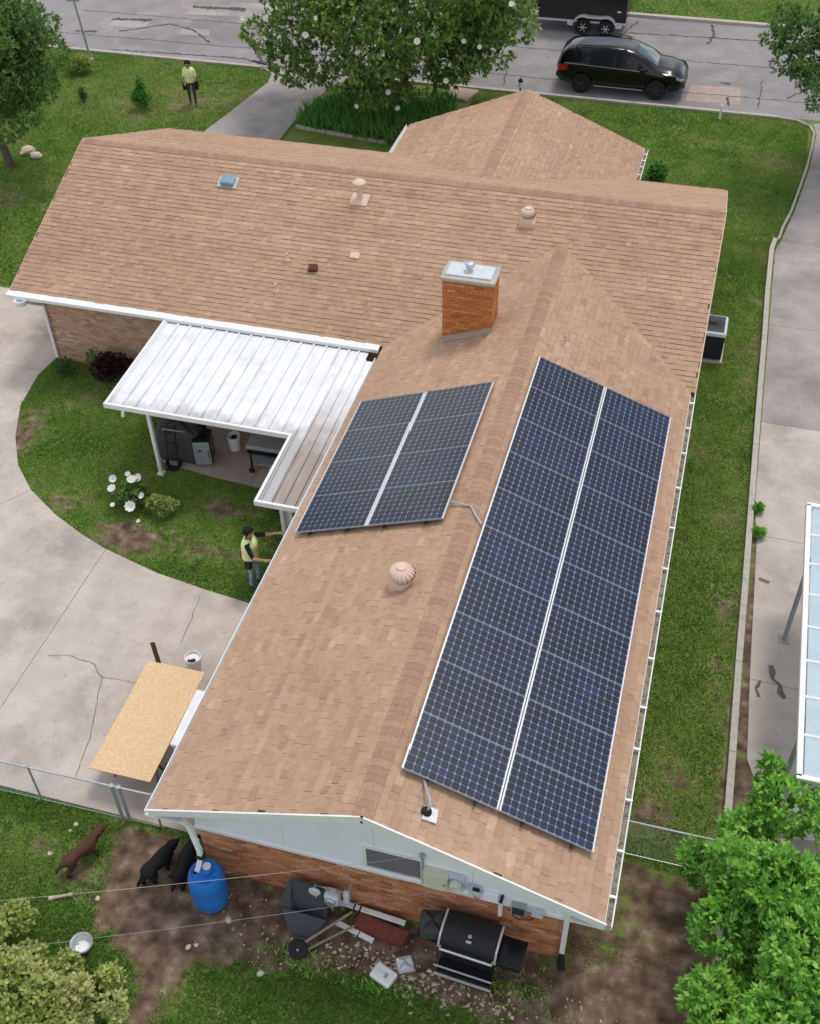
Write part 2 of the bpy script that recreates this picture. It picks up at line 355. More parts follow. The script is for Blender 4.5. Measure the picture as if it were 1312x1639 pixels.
FDRIVE = [(-15.4,23.2),(-15.3,28.7),(-15.02,30.3),(-14.6,33.2),(-14.75,34.0),(-15.3,34.56),(-11.2,34.56),(-11.8,33.6),(-12.15,32.2),(-12.3,30.5),(-12.3,23.2)]
HOUSE = [(-3.3,.4),(3.3,.4),(3.4,23.1),(.75,23.1),(.75,25.4),(-6.1,25.4),(-6.1,23.1),(-13.65,23.1),(-13.65,13.9),(-3.3,13.9)]
BED = [(-12.15,29.75),(-12.1,30.9),(-11.7,31.9),(-9.6,32.9),(-6.7,33.1),(-6.2,31),(-6.7,28.8),(-8.3,28.8),(-9.8,29.1),(-11.8,29.4)]
DIRT = [(-5.2,.95),(-4.95,-.4),(-4.3,-1.2),(-3.6,-2.1),(-3.4,-4.2),(-2.9,-4.2),(-3.0,-1.8),(-2.5,-1.15),(-1,-1.0),(.7,-.95),(1.8,-.95),(3.1,-.8),(4.2,-1.6),(4.4,-4),(7,-4),(7,2.55),(3.2,2.55),(3.2,.4),(-3.2,.4),(-3.2,.98)]
PATCH = [(-12.9,10.6,.5,1.2,.8),(-12.2,12.5,.7,.9,.45),(-8.3,7.9,1.2,.55,1.1),(-6.6,7.9,.8,.5,.75),(-6.3,9.4,.9,.35,.8),(-10.6,8.6,.9,.4,.7),(-5.5,-.2,.7,.5,1.0),(-6.4,.0,.8,.35,.6),
         (4.7,4.6,.35,.5,.4),(4.3,3.6,.5,.5,.35),(5.3,9,.25,2.5,.35),(5.2,13,.3,3,.3),(5.3,20,.3,3,.3),(2.6,31.5,1.6,1.1,.25),(-18.5,30.2,1.5,.7,.35),(-16.9,31.5,1.0,1.4,.4),(-20,22,3,1.5,.3),(-14.9,17.3,1.5,.5,.7),
         (5.85,4.5,.4,2.2,1.2),(5.8,9,.12,4,1.1),(6.1,1.5,.5,3,1.2),(-5.0,8.6,.5,.8,.3),(-4.5,7.3,.6,.6,.2)]
def dirtmask(x,y):
    n=fbm(x,y,1.1)-.5; n2=fbm(x+50,y,3.7)-.5
    d=polydist(x,y,DIRT); v=np.clip((d+n*.9+n2*.5)/.35+.5,0,1)
    # the right part of the bare ground keeps some thin grass
    thin=np.exp(-((x-4.0)/.8)**2-((y-1.6)/1.3)**2); v=v*(1-.5*thin*(n+.5>.45))
    for px,py,sx,sy,a in PATCH:
        v=np.maximum(v,np.clip(a*np.exp(-((x-px)/sx)**2-((y-py)/sy)**2)+(n*1.6+n2*1.2)*.8*np.exp(-((x-px)/(1.6*sx))**2-((y-py)/(1.6*sy))**2),0,1))
    return v

# ------------------------------------------------------------------ ground sheet to the horizon
def axis(lo,hi,step,far):
    a=list(np.arange(lo,hi+1e-6,step)); return np.array([-far,-160,-90,-60]+a+[hi+20,hi+60,hi+140,far]) if lo>-60 else None
gx=np.concatenate([[-400,-200,-100,-60,-40],np.arange(-30,10.01,.16),[16,30,60,120,400]])
gy=np.concatenate([[-300,-120,-50,-20],np.arange(-6,36.01,.16),[40,48,60,100,180,400,700]])
GX,GY=np.meshgrid(gx,gy); X=GX.ravel(); Y=GY.ravel()
gv=np.stack([X,Y,np.zeros_like(X)],1); nx=len(gx); ny=len(gy)
ii,jj=np.meshgrid(np.arange(nx-1),np.arange(ny-1)); i0=(jj*nx+ii).ravel()
gm=bpy.data.materials.new('ground'); gm.use_nodes=True
def ground_material(m):
    n=m.node_tree.nodes; l=m.node_tree.links; b=n['Principled BSDF']; b.inputs['Roughness'].default_value=.95; b.inputs['Specular IOR Level'].default_value=.1
    g=n.new('ShaderNodeNewGeometry'); at=n.new('ShaderNodeAttribute'); at.attribute_name='dirt'
    def noise(s,d=5):
        t=n.new('ShaderNodeTexNoise'); t.inputs['Scale'].default_value=s; t.inputs['Detail'].default_value=d; l.new(g.outputs['Position'],t.inputs['Vector']); return t.outputs['Fac']
    def ramp(src,stops):
        r=n.new('ShaderNodeValToRGB'); e=r.color_ramp.elements
        while len(e)<len(stops): e.new(.5)
        for i,(p,c) in enumerate(stops): e[i].position=p; e[i].color=(*c,1)
        l.new(src,r.inputs['Fac']); return r.outputs['Color']
    green=ramp(noise(1.3),[(.3,(.11,.175,.036)),(.5,(.15,.215,.046)),(.7,(.21,.235,.08))])
    soil=ramp(noise(3.4,12),[(.3,(.07,.043,.030)),(.46,(.14,.091,.064)),(.58,(.205,.142,.102)),(.72,(.34,.262,.195))])
    mx=n.new('ShaderNodeMix'); mx.data_type='RGBA'; nz=noise(5.5,9); ad=n.new('ShaderNodeMath'); ad.operation='MULTIPLY_ADD'; ad.inputs[1].default_value=1.9; l.new(nz,ad.inputs[0]); l.new(at.outputs['Fac'],ad.inputs[2])
    mr=n.new('ShaderNodeMapRange'); mr.inputs[1].default_value=1.22; mr.inputs[2].default_value=1.62; l.new(ad.outputs[0],mr.inputs[0]); l.new(mr.outputs[0],mx.inputs['Factor']); l.new(green,mx.inputs['A']); l.new(soil,mx.inputs['B'])
    l.new(mx.outputs['Result'],b.inputs['Base Color'])
    bp=n.new('ShaderNodeBump'); bp.inputs['Strength'].default_value=.6; bp.inputs['Distance'].default_value=.03; l.new(noise(18,6),bp.inputs['Height']); l.new(bp.outputs[0],b.inputs['Normal'])
ground_material(gm)
dm=dirtmask(X,Y)
relief=np.where((X>-8.5)&(X<5.6)&(Y>-5)&(Y<.9),(fbm(X,Y,2.1)-.5)*.06*np.clip(dm,0,1),0); gv[:,2]=np.minimum(relief,.02)-.004
gme=npmesh('ground',gv,np.stack([i0,i0+1,i0+nx+1,i0+nx],1),gm,smooth=True)
_a=gme.attributes.new('dirt','FLOAT','POINT'); _a.data.foreach_set('value',dm.astype(np.float32))
GROUND=tag(link('ground',gme),'ground of green lawn and bare soil',kind='structure')

# ------------------------------------------------------------------ road, kerbs, pads
def split_slabs(poly, lines, z0, z1, parent, mats, gap=.012, pick=None):
    bm=bmesh.new(); f=bm.faces.new([bm.verts.new((x,y,0)) for x,y in poly])
    for p,d in lines:
        bmesh.ops.bisect_plane(bm,geom=bm.verts[:]+bm.edges[:]+bm.faces[:],plane_co=(*p,0),plane_no=(-d[1],d[0],0))
    for f in list(bm.faces):
        c=f.calc_center_median(); pts=[v.co.copy() for v in f.verts]
        n=len(pts); ctr=sum(pts,Vector())/n
        ar=sum(pts[i].x*pts[(i+1)%n].y-pts[(i+1)%n].x*pts[i].y for i in range(n))
        if ar<0: pts.reverse()
        ins=[]
        for i in range(n):
            a,b,cc=pts[i-1],pts[i],pts[(i+1)%n]; d1=(b-a).normalized(); d2=(cc-b).normalized()
            n1=Vector((-d1.y,d1.x,0)); n2=Vector((-d2.y,d2.x,0)); m=(n1+n2); k=max(.4,1+n1.dot(n2)); ins.append(b+m/k*gap/2)
        m=MB(); m.prism([(p.x,p.y) for p in ins],z0,z1)
        m.build('slab',pick(c) if pick else mats,parent)
    bm.free()
pad=empty('concrete_pad',kind='structure'); tag(pad,'pale concrete yard slab curving round the lawn')
split_slabs(PAD,[((-8.75,5),(0,1)),((-15,13.3),(1,-.03)),((-11.5,8.75),(.45,.65))],-.1,.03,pad,MT['concrete'])
def strip(name,pts,wd,z,m,parent=None,jit=.0,seed=1):
    r=random.Random(seed); P=[]
    for i in range(len(pts)-1):
        a=Vector((*pts[i],0)); b=Vector((*pts[i+1],0)); k=max(1,int((b-a).length/.12))
        for j in range(k): P.append(a.lerp(b,j/k)+Vector((r.uniform(-jit,jit),r.uniform(-jit,jit),0)))
    P.append(Vector((*pts[-1],0))); vs=[];fs=[]
    for i,p in enumerate(P):
        d=(P[min(i+1,len(P)-1)]-P[max(0,i-1)]).normalized(); n_=Vector((-d.y,d.x,0)); ww=wd*(.5+r.random()) if jit else wd
        vs+= [(p.x+n_.x*ww/2,p.y+n_.y*ww/2,z),(p.x-n_.x*ww/2,p.y-n_.y*ww/2,z)]
        if i: fs.append((2*i-2,2*i-1,2*i+1,2*i))
    return MB().add(vs,fs).build(name,m,parent)
strip('crack',[(-8.5,4.1),(-8.07,4.24),(-7.43,4.15),(-7.09,3.89),(-6.79,2.9),(-6.64,2.47),(-6.47,1.5)],.015,.0345,MT['crack'],pad,.02,2)
strip('crack',[(-6.0,6.5),(-5.88,5.17)],.012,.0345,MT['crack'],pad,.02,3)
strip('crack',[(-7.09,3.89),(-6.1,3.95)],.009,.0345,MT['crack'],pad,.02,4)
pp=empty('patio_floor',kind='structure'); split_slabs(PATIO,[((-6.3,11),(0,1))],-.1,.05,pp,MT['patio'])
rd=empty('neighbour_driveway',kind='structure')
split_slabs(RDRIVE,[((7,7.25),(1,-.04)),((7,11.6),(1,-.03)),((7,15.9),(1,-.02)),((7,20.5),(1,0)),((7,25.4),(1,0)),((7,30),(1,0)),((9.4,5),(0,1))],-.1,.012,rd,None,
    pick=lambda c: MT['concrete_dark'] if c.y>15.9 else MT['concrete'])
for i,(pts,wd) in enumerate([([(6.25,7.75),(6.3,7.55),(6.36,7.4),(6.45,7.25),(6.5,7.12),(6.6,6.95)],.10),([(5.95,10.2),(6.15,10.15)],.09),([(6.05,6.9),(6.1,7.3)],.06)]):
    strip('weed_stain',pts,wd,.0165,MT['grit'],rd,.05,i+20)
fd=empty('front_driveway',kind='structure'); split_slabs(FDRIVE,[((-13,27.5),(1,0)),((-13,31),(1,.05))],-.1,.02,fd,MT['concrete_dark'])
road=tag(MB().prism([(-70,34.62),(60,34.62),(60,43.6),(-70,43.6)],-.15,.006).build('road',MT['road']),'grey street of old patched pavement',kind='structure')
for i,(pts,wd) in enumerate([([(-30,36.1),(-16,36.4),(-8,36.2),(0,36.0),(12,36.3)],.05),([(-26,38.9),(-10,39.0),(2,39.2),(14,39.4)],.05),([(-1.3,41.7),(5.5,42.1)],.09),
      ([(2.2,43.4),(2.35,42.2),(2.2,41.2)],.10),([(4.9,40.3),(4.8,39.5),(5.1,39.0),(4.9,38.7)],.13),([(3.4,36.0),(3.5,35.2)],.09),([(6.0,37.0),(5.6,36.3)],.06),([(4.6,38),(4.55,35.2)],.04),
      ([(-1.0,43.2),(-1.5,41.2)],.08),([(-23,36.9),(-21.2,38.2),(-19.9,37.8),(-18.6,36.6)],.10),([(-24,38.2),(-22.2,38.4)],.25),([(-21,40.4),(-18.5,40.6)],.3),([(-17.2,37.6),(-15.6,35.2)],.16),
      ([(-15.9,39.3),(-14.2,38.9)],.2),([(-22.5,34.9),(-16.5,35.3),(-15.3,34.9)],.09),([(-16,35.1),(-14.9,34.9)],.28),([(-25,36.5),(-24,36.6)],.2),([(-5.6,37.2),(-5.3,35)],.05),([(3,37.3),(3.4,37.25)],.12),([(-9,38),(-8,37)],.08),([(6.7,38.4),(10,38.5)],.06)]):
    strip('tar_seam',pts,wd,.0105,MT['tar'],road,.05,i+40)
for i,pl in enumerate(([(-21.5,39.4),(-17.2,39.9),(-17.0,41.6),(-21.8,41.2)],[(-16.0,38.4),(-13.2,38.5),(-13.0,39.6),(-15.8,39.8)],[(-23.8,37.4),(-22.1,37.5),(-22.2,38.5),(-23.9,38.4)],[(-20.3,37.2),(-18.9,37.3),(-19.2,38.0),(-20.4,37.9)],[(1.8,35.3),(3.9,35.4),(3.8,37.0),(1.9,36.8)])):
    MB().prism(pl,-.01,.0075+.0002*i).build('pavement_patch',MT['concrete_dark'] if i<4 else MT['patio'],road)
_kp=[(-40,34.5),(-15.4,34.5)]; _kp2=[(-11.1,34.5),(3.7,34.5),(5.3,34.5),(6.05,34.36),(6.5,34.0),(6.66,33.4),(6.6,32.2),(6.46,30.6),(6.25,28.9),(6.04,27.3),(5.82,26.2),(5.72,25.4)]
kb=empty('street_kerb',kind='structure'); tag(kb,'pale concrete kerb between lawn and street')
for kk in (_kp,_kp2):
    for i in range(len(kk)-1):
        a=Vector((*kk[i],.03)); b=Vector((*kk[i+1],.03)); n=max(1,round((b-a).length/2.4))
        for j in range(n):
            p=a.lerp(b,j/n); q=a.lerp(b,(j+1)/n); q=q-(q-p).normalized()*.008
            MB().bar(p,q,.16 if kk is _kp or p.x<5 else .07,.13 if p.x<5 else .10,tone=.5).build('kerb_stone',MT['kerb'],kb)
fk=tag(MB().box(-40,40,43.6,43.85,-.1,.12).build('far_kerb',MT['kerb']),'concrete kerb on the far side of the street',kind='structure')
ek=empty('edging_kerb',kind='structure'); tag(ek,'weathered grey edging beams between side lawn and driveway')
_e=[(5.62,25.3),(5.53,24.7),(5.52,22.2),(5.55,19.7),(5.56,17.2),(5.58,14.8),(5.60,12.4),(5.62,10.0),(5.63,7.6),(5.66,5.3),(5.68,3.0),(5.7,.7)]
for i in range(len(_e)-1):
    p=Vector((*_e[i],.06)); q=Vector((*_e[i+1],.06)); q=q-(q-p).normalized()*.012
    MB().bar(p,q,.135,.17).build('edging_beam',MT['timber'],ek)

# ------------------------------------------------------------------ grass blades (uncountable)
def blades(x0,x1,y0,y1,dens,h,excl,name,label,dry=0.,wb=.012):
    n=int((x1-x0)*(y1-y0)*dens); x=RNG.uniform(x0,x1,n); y=RNG.uniform(y0,y1,n)
    k=np.ones(n,bool)
    for p in excl: k&=~inpoly(x,y,p)
    x,y=x[k],y[k]; d=dirtmask(x,y); k=RNG.random(len(x))>d*1.02; x,y,d=x[k],y[k],d[k]; n=len(x)
    a=RNG.uniform(0,2*PI,n); b=RNG.uniform(0,2*PI,n); hh=h*RNG.uniform(.5,1.3,n)*(1-.5*d); ln=hh*RNG.uniform(.3,1.1,n)
    z0=np.full(n,-.006)
    P=np.stack([x,y,z0],1); t=np.stack([np.cos(a),np.sin(a),np.zeros(n)],1)*(wb*RNG.uniform(.6,1.3,n))[:,None]
    tip=P+np.stack([np.cos(b)*ln,np.sin(b)*ln,hh],1)
    V=np.stack([P-t,P+t,tip],1).reshape(-1,3); F=np.arange(3*n).reshape(-1,3)
    patch=fbm(x,y,.55); tone=.30+(patch-.5)*1.15+RNG.normal(0,.09,n)+d*.5+dry+(RNG.random(n)<.03)*.4
    o=tag(link(name,npmesh(name,V,F,MT['grass'],np.clip(tone,0,1))),label,'grass',kind='stuff'); return o
_ex=[PAD,PATIO,RDRIVE,FDRIVE,HOUSE]
blades(-13.8,-3.2,6.4,14,2600,.05,_ex,'grass','short green grass on the lawn ringed by the concrete yard')
blades(3.2,5.52,2.5,25.2,2200,.05,_ex,'grass','short grass strip between the house and the edging beams')
blades(-6.2,6.45,23.0,34.42,1000,.065,_ex+[BED],'grass','mown front lawn beside the parked black car',.12,.016)
blades(-31,-12.2,17.0,34.42,620,.08,_ex+[BED],'grass','mown front lawn around the left-hand tree',.12,.02)
blades(-9.5,6.2,-4.6,.98,3600,.055,_ex,'grass','rough grass of the back yard around the dogs',-.22)
blades(-13,14,43.9,52,300,.09,[],'grass','lawn on the far side of the street',0,.025)

# ------------------------------------------------------------------ the house
HS=empty('brick_house',(0,0,0),0,'single-storey brick house with brown shingle gable roofs and white trim','house')
CV=Vector(CPOS)
zw=lambda x: HR-SW*abs(x)
zm=lambda y: HM-SM*abs(y-YM-DM)
zf=lambda x: HF-SF*abs(x-XF)
# --- walls with bricks one by one
def brick_rows(p0,p1,z0,z1,ztop=None,off=0.):
    """brick butts along p0->p1; returns centres (n,3), widths"""
    p0=np.array(p0,float); p1=np.array(p1,float); Ln=np.linalg.norm(p1-p0); u=(p1-p0)/Ln; O=[];W=[]
    rows=int((z1-z0)/.0755)
    for r in range(rows):
        z=z0+.006+r*.0755; s=off-(.108 if r%2 else 0)
        while s<Ln:
            a=max(0,s); b=min(Ln,s+.205)
            if b-a>.04:
                c=p0+u*(a+b)/2
                if ztop is None or ztop(c)>z+.07: O.append((c[0],c[1],z)); W.append(b-a)
            s+=.2165
    return np.array(O).reshape(-1,3),np.array(W),np.array([u[0],u[1],0.])
def wall(name,p0,p1,nrm,z0,z1,mt,singles=0,ztop=None,mort='mortar',parent=HS):
    """mortar backing as the wall part, bricks on it"""
    p0=np.array(p0,float);p1=np.array(p1,float);nn=np.array([nrm[0],nrm[1],0.])
    b=MB(); q0=p0-nn[:2]*.2; q1=p1-nn[:2]*.2
    b.prism([tuple(p0),tuple(p1),tuple(q1),tuple(q0)],z0-.05,z1)
    wo=b.build(name,MT[mort],parent)
    O,W,u=brick_rows(p0,p1,z0,z1,ztop)
    tone=np.clip(RNG.normal(.48,.24,len(O)),0,1); th=RNG.uniform(.006,.012,len(O))
    idx=np.zeros(len(O),bool)
    if singles:
        d=np.linalg.norm(O-np.array(CPOS),axis=1); idx[np.argsort(d)[:singles]]=True
    if (~idx).any():
        k=~idx; me=np_tabs(O[k],u,np.array([0,0,1.]),nn,W[k],.063,th[k],th[k],tone[k],'bricks',MT[mt]); o=link('bricks',me,wo); o['kind']='stuff'
    if singles:
        cache={}
        for i in np.where(idx)[0]:
            key=(round(W[i],2),int(tone[i]*7.99))
            if key not in cache: cache[key]=np_tabs(np.zeros((1,3)),u,np.array([0,0,1.]),nn,key[0],.063,.010,.010,np.array([(key[1]+.5)/8]),'brick',MT[mt])
            link('brick',cache[key],wo,O[i]+nn*(th[i]-.010))
    return wo
YG=.45; XW=3.2; YB=YM+.5; XLW=XL+.52; XRW=XR-.52; YFW=YM+2*DM-.5
wall('wall',(-XW,YG),(XW,YG),(0,-1),0,1.5,'brick',300)
wall('wall',(XW,YG),(XW,YB),(1,0),0,HE-.12,'brick')
wall('wall',(-XW,YB),(-XW,YG),(-1,0),0,HE-.12,'brick')
wall('wall',(XLW,YB),(-XW-.2,YB),(0,-1),0,HE-.05,'brickpale',200)
wall('wall',(XLW,YFW),(XLW,YB),(-1,0),0,HE-.05,'brickpale')
wall('wall',(XRW,YB),(XRW,YFW),(1,0),0,HE-.05,'brickpale')
wall('wall',(XRW,YFW),(XLW,YFW),(0,1),0,HE-.05,'brickpale')
FXL,FXR,FY=XF-AF+.5,XF+AF-.5,YF-.45
wall('wall',(FXR,YFW),(FXR,FY),(1,0),0,HE-.12,'brickpale')
wall('wall',(FXL,FY),(FXL,YFW),(-1,0),0,HE-.12,'brickpale')
wall('wall',(FXR,FY),(FXL,FY),(0,1),0,HE-.12,'brickpale')
# --- gable siding panels (joints recessed)
def vprism(poly,y0,y1,axis='y'):
    m=MB(); n=len(poly)
    P=(lambda a,z,t:(a,t,z)) if axis=='y' else (lambda a,z,t:(t,a,z))
    vs=[P(a,z,y0) for a,z in poly]+[P(a,z,y1) for a,z in poly]
    m.add(vs,[tuple(range(n)),tuple(range(n,2*n))[::-1]]+[(i,n+i,n+(i+1)%n,(i+1)%n) for i in range(n)]); return m
xs=[-3.22,-1.6,0.,1.62,3.22]
for i in range(4):
    a,b=xs[i]+.003,xs[i+1]-.003
    vprism([(a,1.48),(b,1.48),(b,zw(b)-.10),(a,zw(a)-.10)],YG-.03,YG+.1).build('siding_panel',MT['siding'],HS)
MB().box(-3.26,3.26,YG-.06,YG+.06,1.44,1.485).build('trim_board',MT['white'],HS)
for yy0,yy1,xa,xb,zz,c in ((XLW-.02,XLW+.1,YB,YFW,zm,YM+DM),(XRW-.1,XRW+.02,YB,YFW,zm,YM+DM)):
    vprism([(xa,HE-.06),(xb,HE-.06),(xb,zz(xb)-.1),(c,zz(c)-.1),(xa,zz(xa)-.1)],yy0,yy1,'x').build('siding_panel',MT['siding'],HS)
vprism([(FXL,HE-.13),(FXR,HE-.13),(FXR,zf(FXR)-.1),(XF,HF-.1),(FXL,zf(FXL)-.1)],FY-.1,FY+.02).build('siding_panel',MT['siding'],HS)
# gable vent window: white casing, dark louvres
gv_=MB(); gv_.box(-.14,.76,YG-.035,YG-.02,1.62,2.18); vw=gv_.build('gable_vent',MT['grille'],HS)
m=MB()
for a,b,c,d in ((-.20,.82,2.18,2.23),(-.20,.82,1.57,1.62),(-.20,-.14,1.62,2.18),(.76,.82,1.62,2.18)): m.box(a,b,YG-.06,YG-.025,c,d)
m.build('frame',MT['white'],vw)
for i in range(9):
    z=1.645+i*.059; MB().add([(-.135,YG-.055,z),(.755,YG-.055,z),(.755,YG-.037,z+.045),(-.135,YG-.037,z+.045)],[(0,1,2,3)]).build('slat',MT['slate'],vw)
# --- roof decks, fascia
RF=MB()
def slab(m,pts,th=.09):
    n=len(pts); m.add(list(pts)+[(p[0],p[1],p[2]-th) for p in pts],[tuple(range(n)),tuple(range(n,2*n))[::-1]]+[(i,(i+1)%n,n+(i+1)%n,n+i) for i in range(n)])
slab(RF,[(-A,0,HE),(0,0,HR),(0,YV,HR),(-A,YV,HE)]); slab(RF,[(0,0,HR),(A,0,HE),(A,YV-3.5,HE),(A,YM,HE),(0,YV,HR)])
slab(RF,[(XL,YM,HE),(XR,YM,HE),(XR,YM+DM,HM),(XL,YM+DM,HM)]); slab(RF,[(XL,YM+DM,HM),(XR,YM+DM,HM),(XR,YM+2*DM,HE),(XL,YM+2*DM,HE)])
yfr=YM+DM+(HM-HF)/SM
slab(RF,[(XF-AF,YM+2*DM-.3,HE),(XF,yfr-.3,HF),(XF,YF,HF),(XF-AF,YF,HE)]); slab(RF,[(XF,yfr-.3,HF),(XF+AF,YM+2*DM-.3,HE),(XF+AF,YF,HE),(XF,YF,HF)])
ROOF=RF.build('roof',MT['deck'],HS)
def rake(p,q,parent=HS,name='fascia',mi='white'):
    p=Vector(p);q=Vector(q); MB().bar(p-Vector((0,0,.075)),q-Vector((0,0,.075)),.03,.16).build(name,MT[mi],parent)
o=.012
rake((-A-.01,-o,HE),(0,-o,HR)); rake((0,-o,HR),(A+.01,-o,HE))
for xx in (XL-o,XR+o):
    for pa,pb in (((xx,YM,HE-.03),(xx,YM+DM,HM-.03)),((xx,YM+DM,HM-.03),(xx,YM+2*DM,HE-.03))): rake(pa,pb,HS,'fascia','vent')
rake((XF-AF,YF+o,HE-.03),(XF,YF+o,HF-.03),HS,'fascia','vent'); rake((XF,YF+o,HF-.03),(XF+AF,YF+o,HE-.03),HS,'fascia','vent')
# --- shingles: real tabs; nearest 300 as pieces, the rest joined
def shingle_field(org,u,v,nrm,Lu,Lv,keep,singles=0,nm='shingles'):
    org=np.array(org,float);u=np.array(u,float);v=np.array(v,float);nrm=np.array(nrm,float)
    e=.142; tw=.27; rows=int(Lv/e)+1; O=[];W=[];Hh=[]; T=[]
    for r in range(rows):
        s=-RNG.random()*tw if r%2 else -RNG.random()*.1-((r//2)%3)*.1
        ro=RNG.normal(0,.05)
        while s<Lu:
            wd=tw*(RNG.choice([1,1,.5,.5])); a=max(0,s); b=min(Lu,s+wd)
            if b-a>.05:
                c=org+u*((a+b)/2)+v*(r*e)
                if keep(c): O.append(c);W.append(b-a-.003);Hh.append(min(e*RNG.choice([1.0,.955]),Lv-r*e)); T.append(RNG.normal(.62,.09)+ro)
            s+=wd
    O=np.array(O);W=np.array(W);Hh=np.array(Hh);T=np.array(T)+ (fbm(O[:,0],O[:,1],.5)-.5)*.35
    T=np.clip(T,.25,1); th=np.where(RNG.random(len(O))<.6,RNG.uniform(.011,.016,len(O)),RNG.uniform(.004,.008,len(O))); idx=np.zeros(len(O),bool)
    if singles:
        d=np.linalg.norm(O-np.array(CPOS),axis=1); idx[np.argsort(d)[:singles]]=True
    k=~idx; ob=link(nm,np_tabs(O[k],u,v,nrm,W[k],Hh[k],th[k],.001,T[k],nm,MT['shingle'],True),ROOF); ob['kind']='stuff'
    cache={}
    for i in np.where(idx)[0]:
        key=(round(W[i],2),round(Hh[i],2),int(T[i]*9.99),round(th[i],3))
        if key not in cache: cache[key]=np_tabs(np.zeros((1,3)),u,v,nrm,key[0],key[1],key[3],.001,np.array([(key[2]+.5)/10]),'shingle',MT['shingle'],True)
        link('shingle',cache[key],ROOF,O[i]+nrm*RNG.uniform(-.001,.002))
cw=1/math.hypot(1,SW); cm=1/math.hypot(1,SM); cf=1/math.hypot(1,SF)
kw=lambda c: zw(c[0])>(zm(c[1]) if c[1]>YM else -9)-.12
shingle_field((-A,0,HE),(0,1,0),(cw,0,SW*cw),(-SW*cw,0,cw),YV,A/cw,kw,110)
shingle_field((A,0,HE),(0,1,0),(-cw,0,SW*cw),(SW*cw,0,cw),YV,A/cw,kw,190)
km=lambda c: not (abs(c[0])<A and c[1]<YV and zm(c[1])<zw(c[0])-.12)
shingle_field((XL,YM,HE),(1,0,0),(0,cm,SM*cm),(0,-SM*cm,cm),XR-XL,DM/cm,km)
kf=lambda c: not (abs(c[0]-XF)<AF and c[1]>yfr and zm(c[1])<zf(c[0])-.12)
shingle_field((XL,YM+2*DM,HE),(1,0,0),(0,-cm,SM*cm),(0,SM*cm,cm),XR-XL,DM/cm,kf)
kq=lambda c: zf(c[0])>(zm(c[1]) if c[1]<YM+2*DM else -9)-.12
shingle_field((XF-AF,yfr-.2,HE),(0,1,0),(cf,0,SF*cf),(-SF*cf,0,cf),YF-yfr+.2,AF/cf,kq)
shingle_field((XF+AF,yfr-.2,HE),(0,1,0),(-cf,0,SF*cf),(SF*cf,0,cf),YF-yfr+.2,AF/cf,kq)
# ridge caps
def caps(p,d,Ln,sl,perp):
    d=Vector(d);perp=Vector(perp); wv=.17; vs=[]; mes=[]
    for t in range(6):
        m=MB(); 
        for (s,z0_,) in ((0,.015),(.165,.010)):
            for k in (-1,-.15,.15,1):
                q=d*s+perp*(k*wv)+Vector((0,0,-sl*abs(k)*wv*(1 if abs(k)>.5 else .6)+z0_)); vs.append(tuple(q))
        m.add(vs[-8:],[(0,1,5,4),(1,2,6,5),(2,3,7,6)],t/5)
        lo=[(x,y,z-.008) for x,y,z in vs[-8:-4]]
        m.add(vs[-8:-4]+lo,[(0,1,5,4),(1,2,6,5),(2,3,7,6)],t/5); mes.append(m.mesh('ridge_cap',MT['cap']))
    n=int(Ln/.15); P=Vector(p)
    for i in range(n): link('ridge_cap',random.choice(mes),ROOF,P+d*(i*.15))
caps((0,.0,HR),(0,1,0),YV-.1,SW,(1,0,0)); caps((XL,YM+DM,HM),(1,0,0),XR-XL-.02,SM,(0,1,0)); caps((XF,YF-.17,HF),(0,-1,0),YF-yfr-.3,SF,(1,0,0))
# --- gutters, hangers, downspouts
def gutter(p,q,outn,name='gutter',hang=0,parent=HS,mi='white',wd=.125):
    p=Vector(p);q=Vector(q);n=Vector((*outn,0)); prof=[(0,.0),(0,-.11),(wd*.75,-.11),(wd,-.05),(wd,.0),(wd-.018,0),(wd-.018,-.045),(wd*.7,-.098),(.012,-.098),(.012,0)]
    m=MB(); vs=[c+n*a+Vector((0,0,b)) for c in (p,q) for a,b in prof]; k=len(prof)
    m.add(vs,[(i,(i+1)%k,k+(i+1)%k,k+i) for i in range(k)]+[tuple(range(k))[::-1],tuple(range(k,2*k))])
    g=m.build(name,MT[mi],parent)
    if hang:
        L=(q-p).length; d=(q-p).normalized(); s=.35; 
        while s<L-.1:
            c=p+d*s+Vector((0,0,.008)); MB().bar(c-n*.04,c+n*(wd+.005),.045,.006).build('hanger',MT['white'],g); s+=hang*random.uniform(.75,1.2)
        sm=MB(); sm.add([p+n*.014+Vector((0,0,-.075)),q+n*.014+Vector((0,0,-.075)),q+n*(wd-.02)+Vector((0,0,-.075)),p+n*(wd-.02)+Vector((0,0,-.075))],[(0,1,2,3)]); sm.build('silt',MT['wood_grey'],g)
        # leaf litter lying in the trough
        mm=MB(); r=random.Random(5)
        for i in range(int(L*14)):
            c=p+d*r.uniform(0,L)+n*r.uniform(.02,.09)+Vector((0,0,-.073)); a=r.uniform(0,6.3); l=r.uniform(.02,.06)
            mm.add([c+Vector((math.cos(a)*l,math.sin(a)*l,.012)),c+Vector((-math.sin(a)*.015,math.cos(a)*.015,.02)),c-Vector((math.cos(a)*l,math.sin(a)*l,-.02)),c-Vector((-math.sin(a)*.015,math.cos(a)*.015,0))],[(0,1,2,3)],r.random())
        lt=mm.build('leaf_litter',MT['wood_grey'],g); lt['kind']='stuff'
    return g
gutter((A+.004,YM-.02,HE-.03),(A+.004,-.02,HE-.03),(1,0),hang=1.05)
gutter((-A-.004,-.02,HE-.03),(-A-.004,YM-.45,HE-.03),(-1,0),wd=.075)
gutter((XL-.02,YM-.004,HE-.02),(-A-.1,YM-.004,HE-.02),(0,-1),wd=.15)
